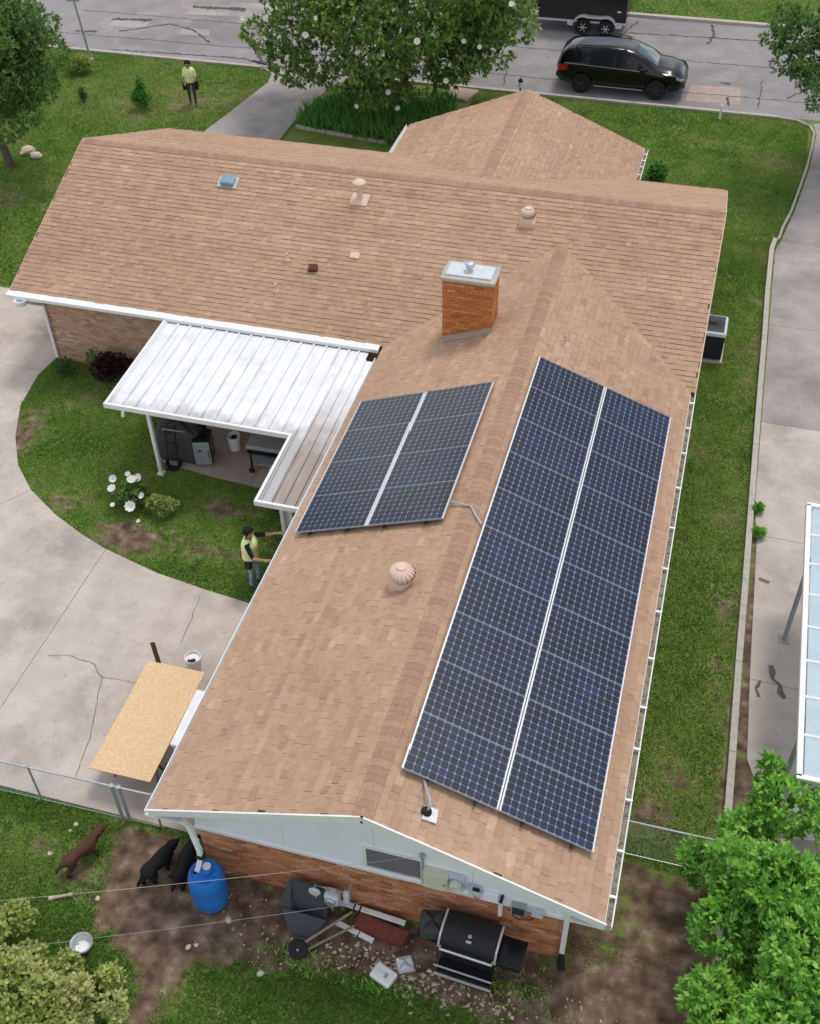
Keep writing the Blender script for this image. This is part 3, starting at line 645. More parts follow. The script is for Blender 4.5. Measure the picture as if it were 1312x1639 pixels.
gutter((XF+AF+.004,YF,HE-.03),(XF+AF+.004,YM+2*DM+.1,HE-.03),(1,0),hang=.5)
gutter((XF-AF-.004,YM+2*DM+.1,HE-.03),(XF-AF-.004,YF,HE-.03),(-1,0))
# broad white cover board on the main rear gutter
MB().add([(XL-.02,YM+.03,HE+.022),(-A-.08,YM+.03,HE+.022),(-A-.08,YM-.165,HE-.012),(XL-.02,YM-.165,HE-.012),(XL-.02,YM-.165,HE-.10),(-A-.08,YM-.165,HE-.10)],[(0,1,2,3),(3,2,5,4)]).build('gutter_cover',MT['white'],HS)
def spout(pts,name='downspout',w_=.085,d_=.065,mi='white'):
    m=MB()
    for i in range(len(pts)-1):
        p=Vector(pts[i]);q=Vector(pts[i+1]); dd=(q-p).normalized()*.02
        m.bar(p-dd,q+dd,w_,d_,up=(0,1,0))
    return m.build(name,MT[mi],HS)
s1=spout([(XL+.45,YM-.09,HE-.1),(XL+.45,YM-.09,HE-.22),(XLW+.08,YB-.06,HE-.62),(XLW+.08,YB-.06,.12)])
MB().lathe([(.13,.0),(.16,.06),(.17,.16),(.14,.16),(.1,.06)],14,(XL+.42,YM-.2,HE-.24)).build('rain_head',MT['white'],HS,smooth=True)
spout([(XW+.3,YG-.1,HE-.13),(XW-.02,YG-.07,HE-.42),(XW-.02,YG-.07,.34)])
spout([(XW-.02,YG-.072,.36),(XW-.02,YG-.072,.1),(XW+.02,YG-.2,.04)],'downspout_boot',.1,.08,'dark')
s3=spout([(-A-.03,.25,HE-.1),(-XW-.12,.15,HE-.32),(-XW+.06,.12,HE-.45),(-2.98,.0,1.5),(-2.98,-.02,1.28),(-3.05,-.1,.98)])
MB().box(-2.935-.1,-2.935+.03,-.09,.06,1.33,1.37).build('strap',MT['black'],s3)
MB().box(-A-.09,-A+.55,-.03,YG,HE-.16,HE-.135).build('soffit',MT['white'],HS)
MB().box(A-.5,A+.02,-.03,YG,HE-.16,HE-.135).build('soffit',MT['white'],HS)
MB().box(-XW-.32,-XW-.05,.22,.40,HE-.30,HE-.165).build('rain_box',MT['white'],HS,bevel=.02)
# --- chimney
CH=MB(); CX0,CX1,CY0,CY1,CZ=-2.2,-1.02,13.27,13.95,4.68
CH.box(CX0,CX1,CY0,CY1,2.6,CZ); CHO=CH.build('chimney',MT['mortar_orange'],HS)
for p0,p1,nn,sg in (((CX0,CY0),(CX1,CY0),(0,-1),160),((CX1,CY0),(CX1,CY1),(1,0),0),((CX1,CY1),(CX0,CY1),(0,1),0),((CX0,CY1),(CX0,CY0),(-1,0),0)):
    O,W,u=brick_rows(p0,p1,2.8,CZ); nv=np.array([*nn,0.]); k=O[:,2]>np.minimum(HR-SW*np.abs(O[:,0]),9)-.1
    O,W=O[k],W[k]; tone=np.clip(RNG.normal(.45,.22,len(O)),0,1)
    if sg:
        for i in range(len(O)):
            key=(round(W[i],2),int(tone[i]*7.99)); me=np_tabs(np.zeros((1,3)),u,np.array([0,0,1.]),nv,key[0],.063,.01,.01,np.array([(key[1]+.5)/8]),'brick',MT['brickorange'])
            link('brick',me,CHO,O[i]+nv*RNG.uniform(-.003,.002))
    else:
        o_=link('bricks',np_tabs(O,u,np.array([0,0,1.]),nv,W,.063,.01,.01,tone,'bricks',MT['brickorange']),CHO); o_['kind']='stuff'
MB().box(CX0-.05,CX1+.05,CY0-.05,CY1+.05,CZ+.001,CZ+.09).build('crown',MT['kerb'],CHO,bevel=.02)
MB().box(CX0+.05,CX1-.06,CY0+.08,CY1-.06,CZ+.09,CZ+.125).build('metal_cap',MT['lgrey'],CHO,bevel=.008)
MB().lathe([(.10,0),(.06,.03),(.05,.08),(.1,.1),(.115,.15),(.08,.2),(0,.22)],14,(CX0+.56,CY0+.34,CZ+.125)).build('flue_cap',MT['galv'],CHO,smooth=True)
fl=MB(); 
for i in range(5):
    x0=CX0-.03+i*.248; x1=x0+.25; fl.add([(x0,CY0-.014,zw(x0)+.0),(x1,CY0-.014,zw(x1)),(x1,CY0-.014,zw(x1)+.13),(x0,CY0-.014,zw(x0)+.13)],[(0,1,2,3)]); fl.add([(x0,CY0-.09,zw(x0)+.018),(x1,CY0-.09,zw(x1)+.018),(x1,CY0-.012,zw(x1)+.022),(x0,CY0-.012,zw(x0)+.022)],[(0,1,2,3)])
fl.build('flashing',MT['mortar'],CHO)
MB().add([(CX1+.014,CY0-.02,zw(CX1)),(CX1+.014,CY1,zw(CX1)),(CX1+.014,CY1,zw(CX1)+.14),(CX1+.014,CY0-.02,zw(CX1)+.14)],[(0,1,2,3)]).build('flashing',MT['mortar'],CHO)
# --- roof vents
def turbine(p,slz,name='turbine_vent',r=.225,label=None):
    v=tag(MB().box(-.2,.2,-.2,.2,-.12,.02).build(name,MT['vent'],HS,p),label)
    MB().lathe([(.21,.0),(.185,.06),(.18,.12)],18).build('neck',MT['vent'],v,smooth=True)
    m=MB(); k=18
    for i in range(k):
        a=2*PI*i/k; vs=[]
        for j in range(8):
            t=j/7; ph=-1.15+t*2.35; rr=r*math.cos(ph)*1.0+.01; z=.09+r*.72+r*.68*math.sin(ph); tw=.25*math.sin(t*PI)
            for da,ra in ((0,1.06),(.36,.97)): vs.append((math.cos(a+da+tw)*rr*ra,math.sin(a+da+tw)*rr*ra,z))
        m.add(vs,[(2*j,2*j+1,2*j+3,2*j+2) for j in range(7)])
    m.build('fins',MT['vent'],v,smooth=True); MB().lathe([(.095,.0),(.09,.015),(.0,.03)],16,(0,0,.09+r*1.38)).build('top_cap',MT['vent'],v,smooth=True)
    MB().lathe([(.06,.0),(r*.86,.06),(r*.86,.18),(.05,.25)],14,(0,0,.10)).build('core',MT['vent'],v,smooth=True)
    return v
turbine((-.80,4.95,zw(.80)+.02),SW,label='round ribbed turbine vent on the rear wing roof')
turbine((-1.03,17.55,zm(17.55)+.03),SM,r=.185,label='round ribbed turbine vent near the main ridge')
q=tag(MB().box(-.28,.28,-.2,.2,-.08,.03).build('box_vent',MT['galv'],HS,(-9.34,17.62,zm(17.62)+.01),(math.atan(SM),0,0)),'square grey metal box vent')
MB().box(-.19,.19,-.14,.15,.03,.15).build('hood',MT['skylight'],q,bevel=.025)
q=tag(MB().lathe([(.075,-.1),(.075,.42)],14).build('flue_pipe',MT['vent'],HS,(-5.56,17.6,zm(17.6)),smooth=True),'capped tan flue pipe')
MB().lathe([(.08,.40),(.17,.43),(.18,.50),(.12,.55),(0,.57)],16).build('rain_cap',MT['vent'],q,smooth=True)
MB().box(-.24,.24,-.2,.2,-.01,.03).build('flashing',MT['vent'],q,(0,-.02,0),(math.atan(SM),0,0),bevel=.01)
for i,(x,y,h) in enumerate([(-6.94,15.5,.20),(-6.92,14.56,.22)]):
    q=MB().lathe([(.032,-.06),(.032,h)],10).build('plumbing_vent',MT['vent'],HS,(x,y,zm(y)),smooth=True); MB().lathe([(.08,-.01),(.07,.03),(.035,.07)],12).build('boot',MT['vent'],q,smooth=True)
q=tag(MB().box(-.12,.12,-.1,.1,-.03,.10).build('low_vent',MT['wood_brown'],HS,(-6.16,15.33,zm(15.33)+.01),(math.atan(SM),0,.2),bevel=.02),'small dark brown roof vent')
q=MB().box(-.13,.13,-.09,.09,-.03,.04).build('roof_patch',MT['vent'],HS,(-5.19,15.87,zm(15.87)+.01),(math.atan(SM),0,0),bevel=.012)
q=MB().lathe([(.045,-.06),(.045,.2)],10).build('plumbing_vent',MT['vent'],HS,(.76,13.05,zw(.76)),smooth=True); MB().lathe([(.11,-.03),(.09,.03),(.05,.08)],12).build('boot',MT['vent'],q,smooth=True)
MB().lathe([(.034,.19),(.034,.203)],10).build('pipe_mouth',MT['wood_brown'],q)
# conduit dropping from the panels through the roof
q=tag(MB().box(-.11,.12,-.12,.12,-.02,.025).build('roof_flashing',MT['galv'],HS,(.90,.47,zw(.90)+.012),(0,math.atan(SW),.1)),'square metal flashing with a conduit below the panels')
MB().lathe([(.09,.02),(.075,.06),(.04,.09)],14,(-.06,.02,0)).build('rubber_boot',MT['dark'],q,smooth=True)
MB().tube([(-.06,.02,.02),(-.06,.03,.20),(-.1,.12,.24),(-.16,.32,.14),(-.2,.52,.06)],.022,10).build('conduit',MT['galv'],q,smooth=True)

# ------------------------------------------------------------------ solar panels
PW,PH=1.615,1.103       # along the slope, along the ridge
def panel_mesh_parts():
    fr=MB()
    for a,b,c,d in ((-PW/2,-PW/2+.022,-PH/2,PH/2),(PW/2-.022,PW/2,-PH/2,PH/2),(-PW/2+.022,PW/2-.022,-PH/2,-PH/2+.004),(-PW/2+.022,PW/2-.022,PH/2-.004,PH/2)): fr.box(a,b,c,d,-.04,0,.5,0 if d-c>.5 else 1)
    frm=fr.mesh('frame',[MT['alu'],MT['rowbar']])
    bs=MB().box(-PW/2+.022,PW/2-.022,-PH/2+.004,PH/2-.004,-.03,-.009).mesh('back_sheet',MT['backsheet'])
    gl=MB().add([(-PW/2+.022,-PH/2+.004,-.0015),(PW/2-.022,-PH/2+.004,-.0015),(PW/2-.022,PH/2-.004,-.0015),(-PW/2+.022,PH/2-.004,-.0015)],[(0,1,2,3)]).mesh('glass_pane',MT['pvglass'])
    cs=[]; gx_=(PW-.044-.01)/12; gy_=(PH-.012-.01)/8
    for t in range(5):
        m=MB(); h,k=gx_/2-.0036,gy_/2-.0036; c=.019
        m.add([(-h+c,-k,0),(h-c,-k,0),(h,-k+c,0),(h,k-c,0),(h-c,k,0),(-h+c,k,0),(-h,k-c,0),(-h,-k+c,0)],[tuple(range(8))],t/4); cs.append(m.mesh('cell',MT['cell']))
    return frm,bs,gl,cs,gx_,gy_
FRM,BSH,GLS,CELLS,GXC,GYC=panel_mesh_parts()
def cell_positions(): return [((i-5.5)*GXC,(j-3.5)*GYC,-.006) for i in range(12) for j in range(8)]
def joined_cells():
    m=MB(); h,k=GXC/2-.0036,GYC/2-.0036; c=.019; b=random.random()
    for x,y,z in cell_positions():
        m.add([(x-h+c,y-k,z),(x+h-c,y-k,z),(x+h,y-k+c,z),(x+h,y+k-c,z),(x+h-c,y+k,z),(x-h+c,y+k,z),(x-h,y+k-c,z),(x-h,y-k+c,z)],[tuple(range(8))],min(1,max(0,random.gauss(.15+.4*b,.2))))
    return m.mesh('cells',MT['cell'])
JC=[joined_cells() for _ in range(5)]
ORD=['first','second','third','fourth','fifth','sixth','seventh','eighth','ninth','tenth']
def solar_panel(loc,rot,label,group,single):
    p=empty('solar_panel',loc,0,label,'solar panel',group); p.rotation_euler=rot
    link('frame',FRM,p); link('back_sheet',BSH,p); link('glass_pane',GLS,p)
    if single:
        b=random.random()*1.4
        for c in cell_positions(): link('cell',CELLS[min(4,max(0,int(random.gauss(.9+b,1.0))))],p,c)
    else:
        o_=link('cells',random.choice(JC),p); o_['kind']='stuff'
    return p
th=math.atan(SW); OFF=.15
def rp(x,side,y): return (side*x,y,HR-SW*x+OFF)
for cidx,(x,nm) in enumerate(((1.105,'ridge-side'),(2.64,'gutter-side'))):
    for r in range(10):
        y=.96+1.109*(r+.5)
        solar_panel(rp(x,1,y),(0,th,0),f'solar panel in the long right-hand array, {nm} column, {ORD[r]} row from the near gable','panels of the long right-hand array',r<4)
for cidx,(x,nm) in enumerate(((1.21,'ridge-side'),(2.765,'patio-side'))):
    for r in range(4):
        y=6.52+1.105*(r+.5)
        solar_panel(rp(x,-1,y),(0,-th,0),f'solar panel in the small left-hand array, {nm} column, {ORD[r]} row from the near gable','panels of the small left-hand array',False)
for side,ys,xc,lab in ((1,(.9,12.1),(.72,1.50,2.25,3.05),'black rails and feet carrying the long right-hand panel array'),(-1,(6.46,10.98),(.8,1.62,2.4,3.2),'black rails and feet carrying the small left-hand panel array')):
    R=empty('panel_racking',(0,0,0),0,lab,'panel racking')
    for x in xc:
        z=HR-SW*x; MB().bar((side*x,ys[0],z+.085),(side*x,ys[1],z+.085),.04,.04,up=(side*SW,0,1)).build('rail',MT['black'],R)
        y=ys[0]+.12
        while y<ys[1]: MB().box(side*x-.025,side*x+.025,y-.03,y+.03,z-.03,z+.08).build('foot',MT['black'],R); y+=1.5
    # silver strip in the joint between the two columns
    xm=(xc[1]+xc[2])/2 if side>0 else 1.988
    xm=1.873 if side>0 else 1.988
    z=HR-SW*xm+.11; MB().bar((side*xm,ys[0]+.08,z),(side*xm,ys[1]-.06,z),.016 if side>0 else .06,.02,up=(side*SW,0,1)).build('centre_strip',MT['grey'] if side>0 else MT['lgrey'],R)
cb=MB().tube([(-.42,7.05,zw(.42)+.09),(-.2,6.98,zw(.2)+.06),(0,6.9,HR+.045),(.14,6.72,zw(.14)+.05),(.3,6.55,zw(.3)+.08)],.018,8).build('cable_conduit',MT['galv'],smooth=True)
tag(cb,'thin metal conduit crossing the ridge between the two panel arrays','conduit')

# ------------------------------------------------------------------ patio cover
PC=empty('patio_cover',(-6.7,11.6,0),0,'white ribbed metal patio cover on posts against the house','patio cover')
def W2(m): m.M=Matrix.Translation((6.7,-11.6,0)); return m
zpc=lambda y: 2.19+.035*(y-9.9)
def pan(x0,x1,y0,y1,mt):
    m=W2(MB()); a,b=zpc(y0),zpc(y1); rb=.035; h=.045
    prof=[(x0,h),(x0+rb,h),(x0+rb+.008,0),((x0+x1)/2,0.004),(x1-.001,0),]
    vs=[(x,y,(a if y==y0 else b)+z) for y in (y0,y1) for x,z in prof]; n=len(prof)
    m.add(vs,[(i,i+1,n+i+1,n+i) for i in range(n-1)]); m.add([(x0,y0,a-.01),(x0,y1,b-.01),(x0,y0,a+h),(x0,y1,b+h)],[(0,1,3,2)])
    m.build('roof_pan',MT[mt],PC)
xs_=np.linspace(-9.52,-4.83,15)
for i in range(14): pan(xs_[i],xs_[i+1],9.93,13.28,'patio_metal')
xe=np.linspace(-4.83,-3.80,5)
for i in range(4): pan(xe[i],xe[i+1],7.72,13.28 if i<3 else 12.95,'patio_metal' if i==0 else 'patio_metal_dirty')
def fasc(p,q,h=.13,w_=.07):
    m=W2(MB()); m.bar(p,q,w_,h); m.build('edge_beam',MT['white'],PC,bevel=.008)
fasc((-9.56,9.88,2.19),(-9.56,13.3,2.31)); fasc((-9.60,9.88,2.19),(-4.87,9.88,2.19)); fasc((-4.88,9.92,2.19),(-4.88,7.66,2.13)); fasc((-4.915,7.66,2.13),(-3.79,7.66,2.13))
def post(x,y,z1,s=.09):
    m=W2(MB()); m.box(x-s/2,x+s/2,y-s/2,y+s/2,.0,z1); p=m.build('post',MT['white'],PC,bevel=.006)
    m=W2(MB()); m.box(x-s*.9,x+s*.9,y-s*.9,y+s*.9,.0,.065); m.build('foot_plate',MT['white'],p)
post(-8.62,10.12,2.13); post(-4.62,8.35,2.1); post(-4.40,8.35,2.1,.08)
m=W2(MB()); m.box(-4.66,-4.36,8.37,8.40,.3,1.9); m.build('post_panel',MT['lgrey'],PC)
m=W2(MB()); m.tube([(-9.1,9.83,2.12),(-9.1,9.80,2.0)],.04,10); m.build('spout',MT['white'],PC)

# ------------------------------------------------------------------ things under and by the patio
t=empty('covered_grill',(-8.35,11.0,.05),.05,'dark grey covered grill under the left end of the patio cover','grill')
def cloth(w_,d_,h_,n=14,seed=3):
    r=random.Random(seed); V=[];F=[]; k=n
    rings=[(0,1.06),(.35,1.03),(.75,.99),(.93,.93),(1.0,.75),(1.02,.4),(1.03,0.02)]
    for zz,s in rings:
        for i in range(4*k):
            a=2*PI*i/(4*k); c,sn=math.cos(a),math.sin(a); e=.35; x=abs(c)**e*math.copysign(1,c)*w_/2*s; y=abs(sn)**e*math.copysign(1,sn)*d_/2*s
            wr=1+.05*math.sin(a*9+zz*4)*(1-zz*.6)+r.uniform(-.012,.012); V.append((x*wr,y*wr,zz*h_+r.uniform(-.01,.01)*(zz>0)+.04*math.sin(a*3)*(zz>.9)))
    for j in range(len(rings)-1):
        for i in range(4*k): i2=(i+1)%(4*k); F.append((j*4*k+i,j*4*k+i2,(j+1)*4*k+i2,(j+1)*4*k+i))
    return MB().add(V,F)
cloth(1.15,.75,1.0).build('fabric_cover',MT['cover'],t,smooth=True,sharp=80)
MB().tube([(-.3,-.38,1.02),(0,-.42,1.06),(.3,-.38,1.02)],.015,8).build('strap',MT['grey'],t)
t=empty('smoker_cabinet',(-7.72,10.84,.05),.30,'grey steel smoker cabinet standing at the patio edge','smoker')
MB().box(-.22,.22,-.26,.26,.08,.82).build('body',MT['blackgloss'],t,bevel=.015); MB().box(-.205,.205,-.285,-.262,.10,.80).build('door',MT['steel'],t,bevel=.01)
MB().tube([(.16,-.31,.35),(.16,-.31,.6)],.012,8).build('handle',MT['chrome'],t)
MB().lathe([(.05,0),(.05,.12),(.08,.13),(0,.16)],10,(0,.1,.82)).build('chimney_pipe',MT['black'],t); MB().lathe([(.045,0),(.045,.012)],14,(-.05,-.287,.55),axis='y').build('gauge',MT['chrome'],t)
for sx in(-1,1):
    for sy in(-1,1): MB().lathe([(.03,-.015),(.03,.015)],12,(sx*.18,sy*.2,.04),axis='x').build('wheel',MT['dark'],t); MB().box(sx*.18-.01,sx*.18+.01,sy*.2-.01,sy*.2+.01,.04,.08).build('leg',MT['black'],t)
t=empty('hand_truck',(-8.42,10.42,.03),.15,'black hand truck leaning beside the patio post','hand truck')
for s in(-1,1): MB().tube([(s*.12,.0,.03),(s*.12,.22,1.05),(s*.09,.30,1.1)],.016,8).build('rail',MT['black'],t,smooth=True); MB().lathe([(.09,-.02),(.1,0),(.09,.02)],14,(s*.17,.05,.1),axis='x').build('wheel',MT['dark'],t)
MB().box(-.15,.15,-.16,.02,.012,.024).build('toe_plate',MT['black'],t)
for z in(.35,.65,.95): MB().tube([(-.12,.0+.21*z,z),(.12,.21*z,z)],.011,8).build('cross_bar',MT['black'],t)
def bucket(loc,label,r=.15,h=.37,group=None,fill='white'):
    t=empty('plastic_bucket',loc,random.random(),label,'bucket',group)
    MB().lathe([(0,.0),(r*.86,.0),(r*.98,h*.86),(r*1.06,h*.86),(r*1.06,h*.9),(r*1.0,h*.9),(r*1.02,h),(r*.95,h),(r*.82,.03),(0,.02)],24).build('shell',MT['white'],t,smooth=True)
    pts=[(math.cos(a)*r*1.05,math.sin(a)*.05-.06-r*.5*math.sin(a),h*.88-.12*math.sin(a)) for a in np.linspace(0,PI,9)]; MB().tube(pts,.004,6).build('bail_handle',MT['grey'],t); MB().lathe([(0,h*.845),(r*.93,h*.83)],20).build('brightening_disc',MT['white'],t)  # white disc added high inside so the bucket's deep interior does not go dark
    return t
b1=bucket((-7.18,11.48,.05),'white plastic bucket on the patio between smoker and griddle',.17,.42)
MB().box(-.05,.09,-.12,.02,.2,.43).build('dark_rag',MT['black'],b1,bevel=.02)
b2=bucket((-5.75,10.62,.05),'white plastic bucket under the griddle table',.14,.36)
t=empty('griddle_table',(-5.98,11.02,.05),.04,'grey flat-top griddle on black legs under the patio cover','griddle')
MB().box(-.52,.52,-.30,.30,.74,.86).build('griddle_top',MT['grey'],t,bevel=.02); MB().box(-.50,.50,-.29,.29,.60,.735).build('burner_box',MT['blackgloss'],t)
for sx in(-1,1):
    for sy in(-1,1): MB().box(sx*.45-.02,sx*.45+.02,sy*.24-.02,sy*.24+.02,.0,.6).build('leg',MT['black'],t)
    MB().lathe([(.07,-.02),(.07,.02)],12,(sx*.45,-.30,.07),axis='y').build('wheel',MT['dark'],t)
MB().box(-.43,.43,-.22,.22,.20,.225).build('lower_shelf',MT['grey'],t)

# ------------------------------------------------------------------ air conditioner
t=empty('condenser_unit',(4.04,18.68,.0),0,'dark grey air conditioner condenser beside the house','air conditioner'); t.scale=(1.06,1.06,1.14)
MB().box(-.42,.42,-.46,.46,-.02,.07).build('base_pad',MT['concrete'],t)
MB().box(-.36,.36,-.40,.40,.07,.74).build('coil',MT['grille'],t,bevel=.06)
for i in range(15):
    z=.11+i*.042; m=MB(); m.box(-.375,.375,-.415,.415,z,z+.012); m.build('louvre',MT['black'],t,bevel=.003)
lid=MB().box(-.40,.40,-.44,.44,.74,.86).build('top_cover',MT['lgrey'],t,bevel=.05); MB().box(-.33,.33,-.37,.37,.86,.866).build('top_grille',MT['tubgrey'],lid); MB().lathe([(0,.004),(.34,.004),(.34,.0)],28,(0,0,.86)).build('fan_guard',MT['grey'],lid)
for k in range(10): a=k*PI/10; MB().tube([(-.31*math.cos(a),-.31*math.sin(a),.872),(.31*math.cos(a),.31*math.sin(a),.872)],.004,5).build('guard_wire',MT['black'],lid)
MB().tube([(-.36,-.2,.15),(-.7,-.2,.12),(-.82,-.2,.3)],.025,8).build('refrigerant_line',MT['black'],t,smooth=True)

# ------------------------------------------------------------------ neighbour's carport
t=empty('carport',(8.0,6.7,0),0,'white-framed carport with pale translucent roof on the right','carport')
zc=2.5; X0,X1,Y0,Y1=-1.55,1.9,-3.4,3.38
for i in range(8):
    ya=Y0+.08+i*(Y1-Y0-.1)/8; yb=ya+(Y1-Y0-.1)/8-.05
    MB().box(X0+.08,X1-.08,ya,yb,zc,zc+.012).build('roof_sheet',MT['polycarb'],t)
    if i: MB().tube([(X0+.05,ya-.025,zc+.01),(X1,ya-.025,zc+.03)],.032,8).build('rafter',MT['white'],t)
for p,q in (((X0,Y0,zc),(X0,Y1,zc)),((X1,Y0,zc),(X1,Y1,zc)),((X0-.05,Y0,zc),(X1+.05,Y0,zc)),((X0-.05,Y1,zc),(X1+.05,Y1,zc))): MB().bar(p,q,.10,.13).build('frame_beam',MT['white'],t,bevel=.01)
for x,y in ((-1.47,1.85),(-1.40,-1.95),(1.8,1.85),(1.8,-1.95)):
    p=MB().tube([(x,y,.0),(x,y,zc-.06)],.05,12).build('post',MT['grey'],t,smooth=True); MB().box(x-.12,x+.12,y-.12,y+.12,.0,.025).build('base_plate',MT['grey'],p)
t=empty('storage_box',(7.1,4.1,.012),.1,'white box with red stripes seen through the carport roof','box')
MB().box(-.4,.5,-.3,.35,.0,.55).build('carton',MT['white'],t,bevel=.01)
for i in range(3): MB().box(-.403,.503,-.2+i*.2,-.12+i*.2,.2,.556).build('red_band',MT['red_tub'],t)

# ------------------------------------------------------------------ foliage
def leaf_cloud(C, Ndir, ln, wd, tone, mt, name, fold=.25):
    """one leaf per row: centre C, outward direction Ndir; diamond of two folded triangles pairs"""
    n=len(C); d=Ndir/np.linalg.norm(Ndir,axis=1)[:,None]
    r=RNG.normal(size=(n,3))*.45+np.array([0,0,1.]); a=np.cross(d,r); a/=np.linalg.norm(a,axis=1)[:,None]; b=np.cross(d,a)
    ln=np.broadcast_to(ln,n)[:,None]; wd=np.broadcast_to(wd,n)[:,None]
    base=C; tip=C+d*ln; mid=C+d*ln*.45+b*wd*fold
    V=np.stack([base,mid+a*wd-b*wd*.3,tip,mid-a*wd-b*wd*.3],1).reshape(-1,3)
    F=np.arange(4*n).reshape(-1,4); F=np.concatenate([F[:,[0,1,2]],F[:,[0,2,3]]],0)
    return npmesh(name,V,F,MT[mt],np.clip(np.concatenate([tone,tone]),0,1))
def crown_points(lobes,n,shell=.55):
    """lobes (cx,cy,cz,rx,ry,rz): points weighted to the outer shell"""
    vol=np.array([l[3]*l[4]*l[5] for l in lobes])**(2/3); k=RNG.choice(len(lobes),n,p=vol/vol.sum()); Lb=np.array(lobes)[k]
    v=RNG.normal(size=(n,3)); v/=np.linalg.norm(v,axis=1)[:,None]; rr=(shell+(1-shell)*RNG.random(n)**.6)
    return Lb[:,:3]+v*rr[:,None]*Lb[:,3:], v
def random_lobes(c,R,n,r0,r1,flat=.8,seed=1):
    r=random.Random(seed); o=[]
    for i in range(n):
        while True:
            p=Vector((r.uniform(-1,1),r.uniform(-1,1),r.uniform(-1,1)))
            if .35<p.length<1: break
        q=r.uniform(r0,r1); o.append((c[0]+p.x*R[0],c[1]+p.y*R[1],c[2]+p.z*R[2],q,q,q*flat))
    return o
def whorls(tips,dirs,k,ln,wd,mt,name,tone0=.45,spread=.9,up=.4):
    n=len(tips); tone0=tone0+(fbm(tips[:,0]*1.3+tips[:,2],tips[:,1]*1.3-tips[:,2]*.7,.9)-.5)*.9; C=np.repeat(tips,k,0); D=np.repeat(dirs,k,0)*.6+RNG.normal(size=(n*k,3))*spread+np.array([0,0,up])
    C=C+RNG.normal(size=C.shape)*ln*.15
    tn=np.repeat(tone0+RNG.normal(0,.15,n),k)+RNG.normal(0,.1,n*k)
    return leaf_cloud(C,D,ln*RNG.uniform(.6,1.2,n*k),wd*RNG.uniform(.7,1.2,n*k),tn,mt,name)
def tree(name,base,lobes,ntips,k,ln,wd,mt,label,trunk,tr,limbs=8,tone0=.45,group=None,shell=.5,up=.4,spread=.9,cat='tree'):
    t=empty(name,base,0,label,cat,group); bx=Vector(base)
    lb=[(l[0]-bx.x,l[1]-bx.y,l[2]-bx.z,*l[3:]) for l in lobes]
    m=MB(); n=len(trunk); m.tube(trunk,[tr*(1-.5*i/(n-1)) for i in range(n)],10)
    top=Vector(trunk[-1]); r=random.Random(len(label))
    for l in r.sample(lb,min(limbs,len(lb))):
        e=Vector(l[:3]); s=Vector(trunk[-1]).lerp(Vector(trunk[len(trunk)//2]),r.random()*.7); mid=s.lerp(e,.5)+Vector((r.uniform(-.2,.2),r.uniform(-.2,.2),.15)); m.tube([s,mid,e],[tr*.42,tr*.26,tr*.08],7)
    m.build('trunk',MT['bark'],t,smooth=True,sharp=60)
    P,v=crown_points(lb,ntips,shell); link('crown',whorls(P,v,k,ln,wd,mt,'crown',tone0,spread,up),t)
    return t,P,v
# magnolia in front
mb=(-8.55,32.1,0)
ml=random_lobes((-8.4,31.9,5.2),(4.9,3.6,3.0),30,1.0,1.7,.75,4)+[(-12.9,29.8,3.3,1.0,.9,.7),(-11.9,29.3,2.4,.9,.8,.6),(-5.2,30.6,3.2,1.2,1,.8),(-4.3,30.6,4.1,1.0,1,.7),(-9.0,29.8,1.5,1.2,.8,.5),(-10.2,29.7,2.1,1.0,.8,.6),(-7.4,29.9,2.0,1.1,.8,.6),(-6.3,30.1,2.6,1.0,.8,.6)]+[(-12.6,31.2,2.9,1.0,.9,.7),(-11.6,30.6,2.0,.9,.8,.6),(-12.9,31.6,4.2,.9,.9,.8),(-5.6,31.8,3.4,1.2,1.1,.8),(-4.6,32.6,4.4,1.0,1.0,.8),(-6.4,31,2.4,.9,.9,.6),(-9.4,30.4,2.6,1.2,.9,.7),(-10.4,30.7,3.6,1.2,1.1,.9),(-7.7,30.6,3.3,1.2,1,.8),(-8.9,31,1.7,1.1,.9,.5)]
t,P,v=tree('magnolia_tree',mb,ml,7600,7,.23,.058,'leaf_dark','dark green magnolia with white blossoms in the front bed',[(0,0,-.05),(.02,0,.8),(.1,-.05,1.8),(.1,0,3.2),(.2,.1,5)],.2,14,.55,shell=.62)
def blossom(r,np_=7):
    m=MB()
    for i in range(np_):
        a=2*PI*i/np_; c,s=math.cos(a),math.sin(a); f=lambda rr,z,w_:(c*rr-s*w_,s*rr+c*w_,z)
        m.add([f(0,0,0),f(r*.62,r*.22,-r*.52),f(r*1.0,r*.75,0),f(r*.62,r*.22,r*.52)],[(0,1,2,3)])
    m.lathe([(r*.18,0),(r*.14,r*.3),(0,r*.4)],8); return m.mesh('blossom',MT['petal'])
BL=blossom(.11); cvv=np.array(CPOS)-np.array(mb); cvv=cvv/np.linalg.norm(cvv)
cand=np.where((v@cvv>.45)&(P[:,2]<6.0))[0]
for i in RNG.choice(cand,min(34,len(cand)),replace=False):
    o_=link('blossom',BL,t,P[i]+v[i]*.3+cvv*.35); o_.rotation_euler=Vector(v[i]*.6+cvv*.6).to_track_quat('Z','Y').to_euler(); o_.scale=(random.uniform(.75,1.15),)*3
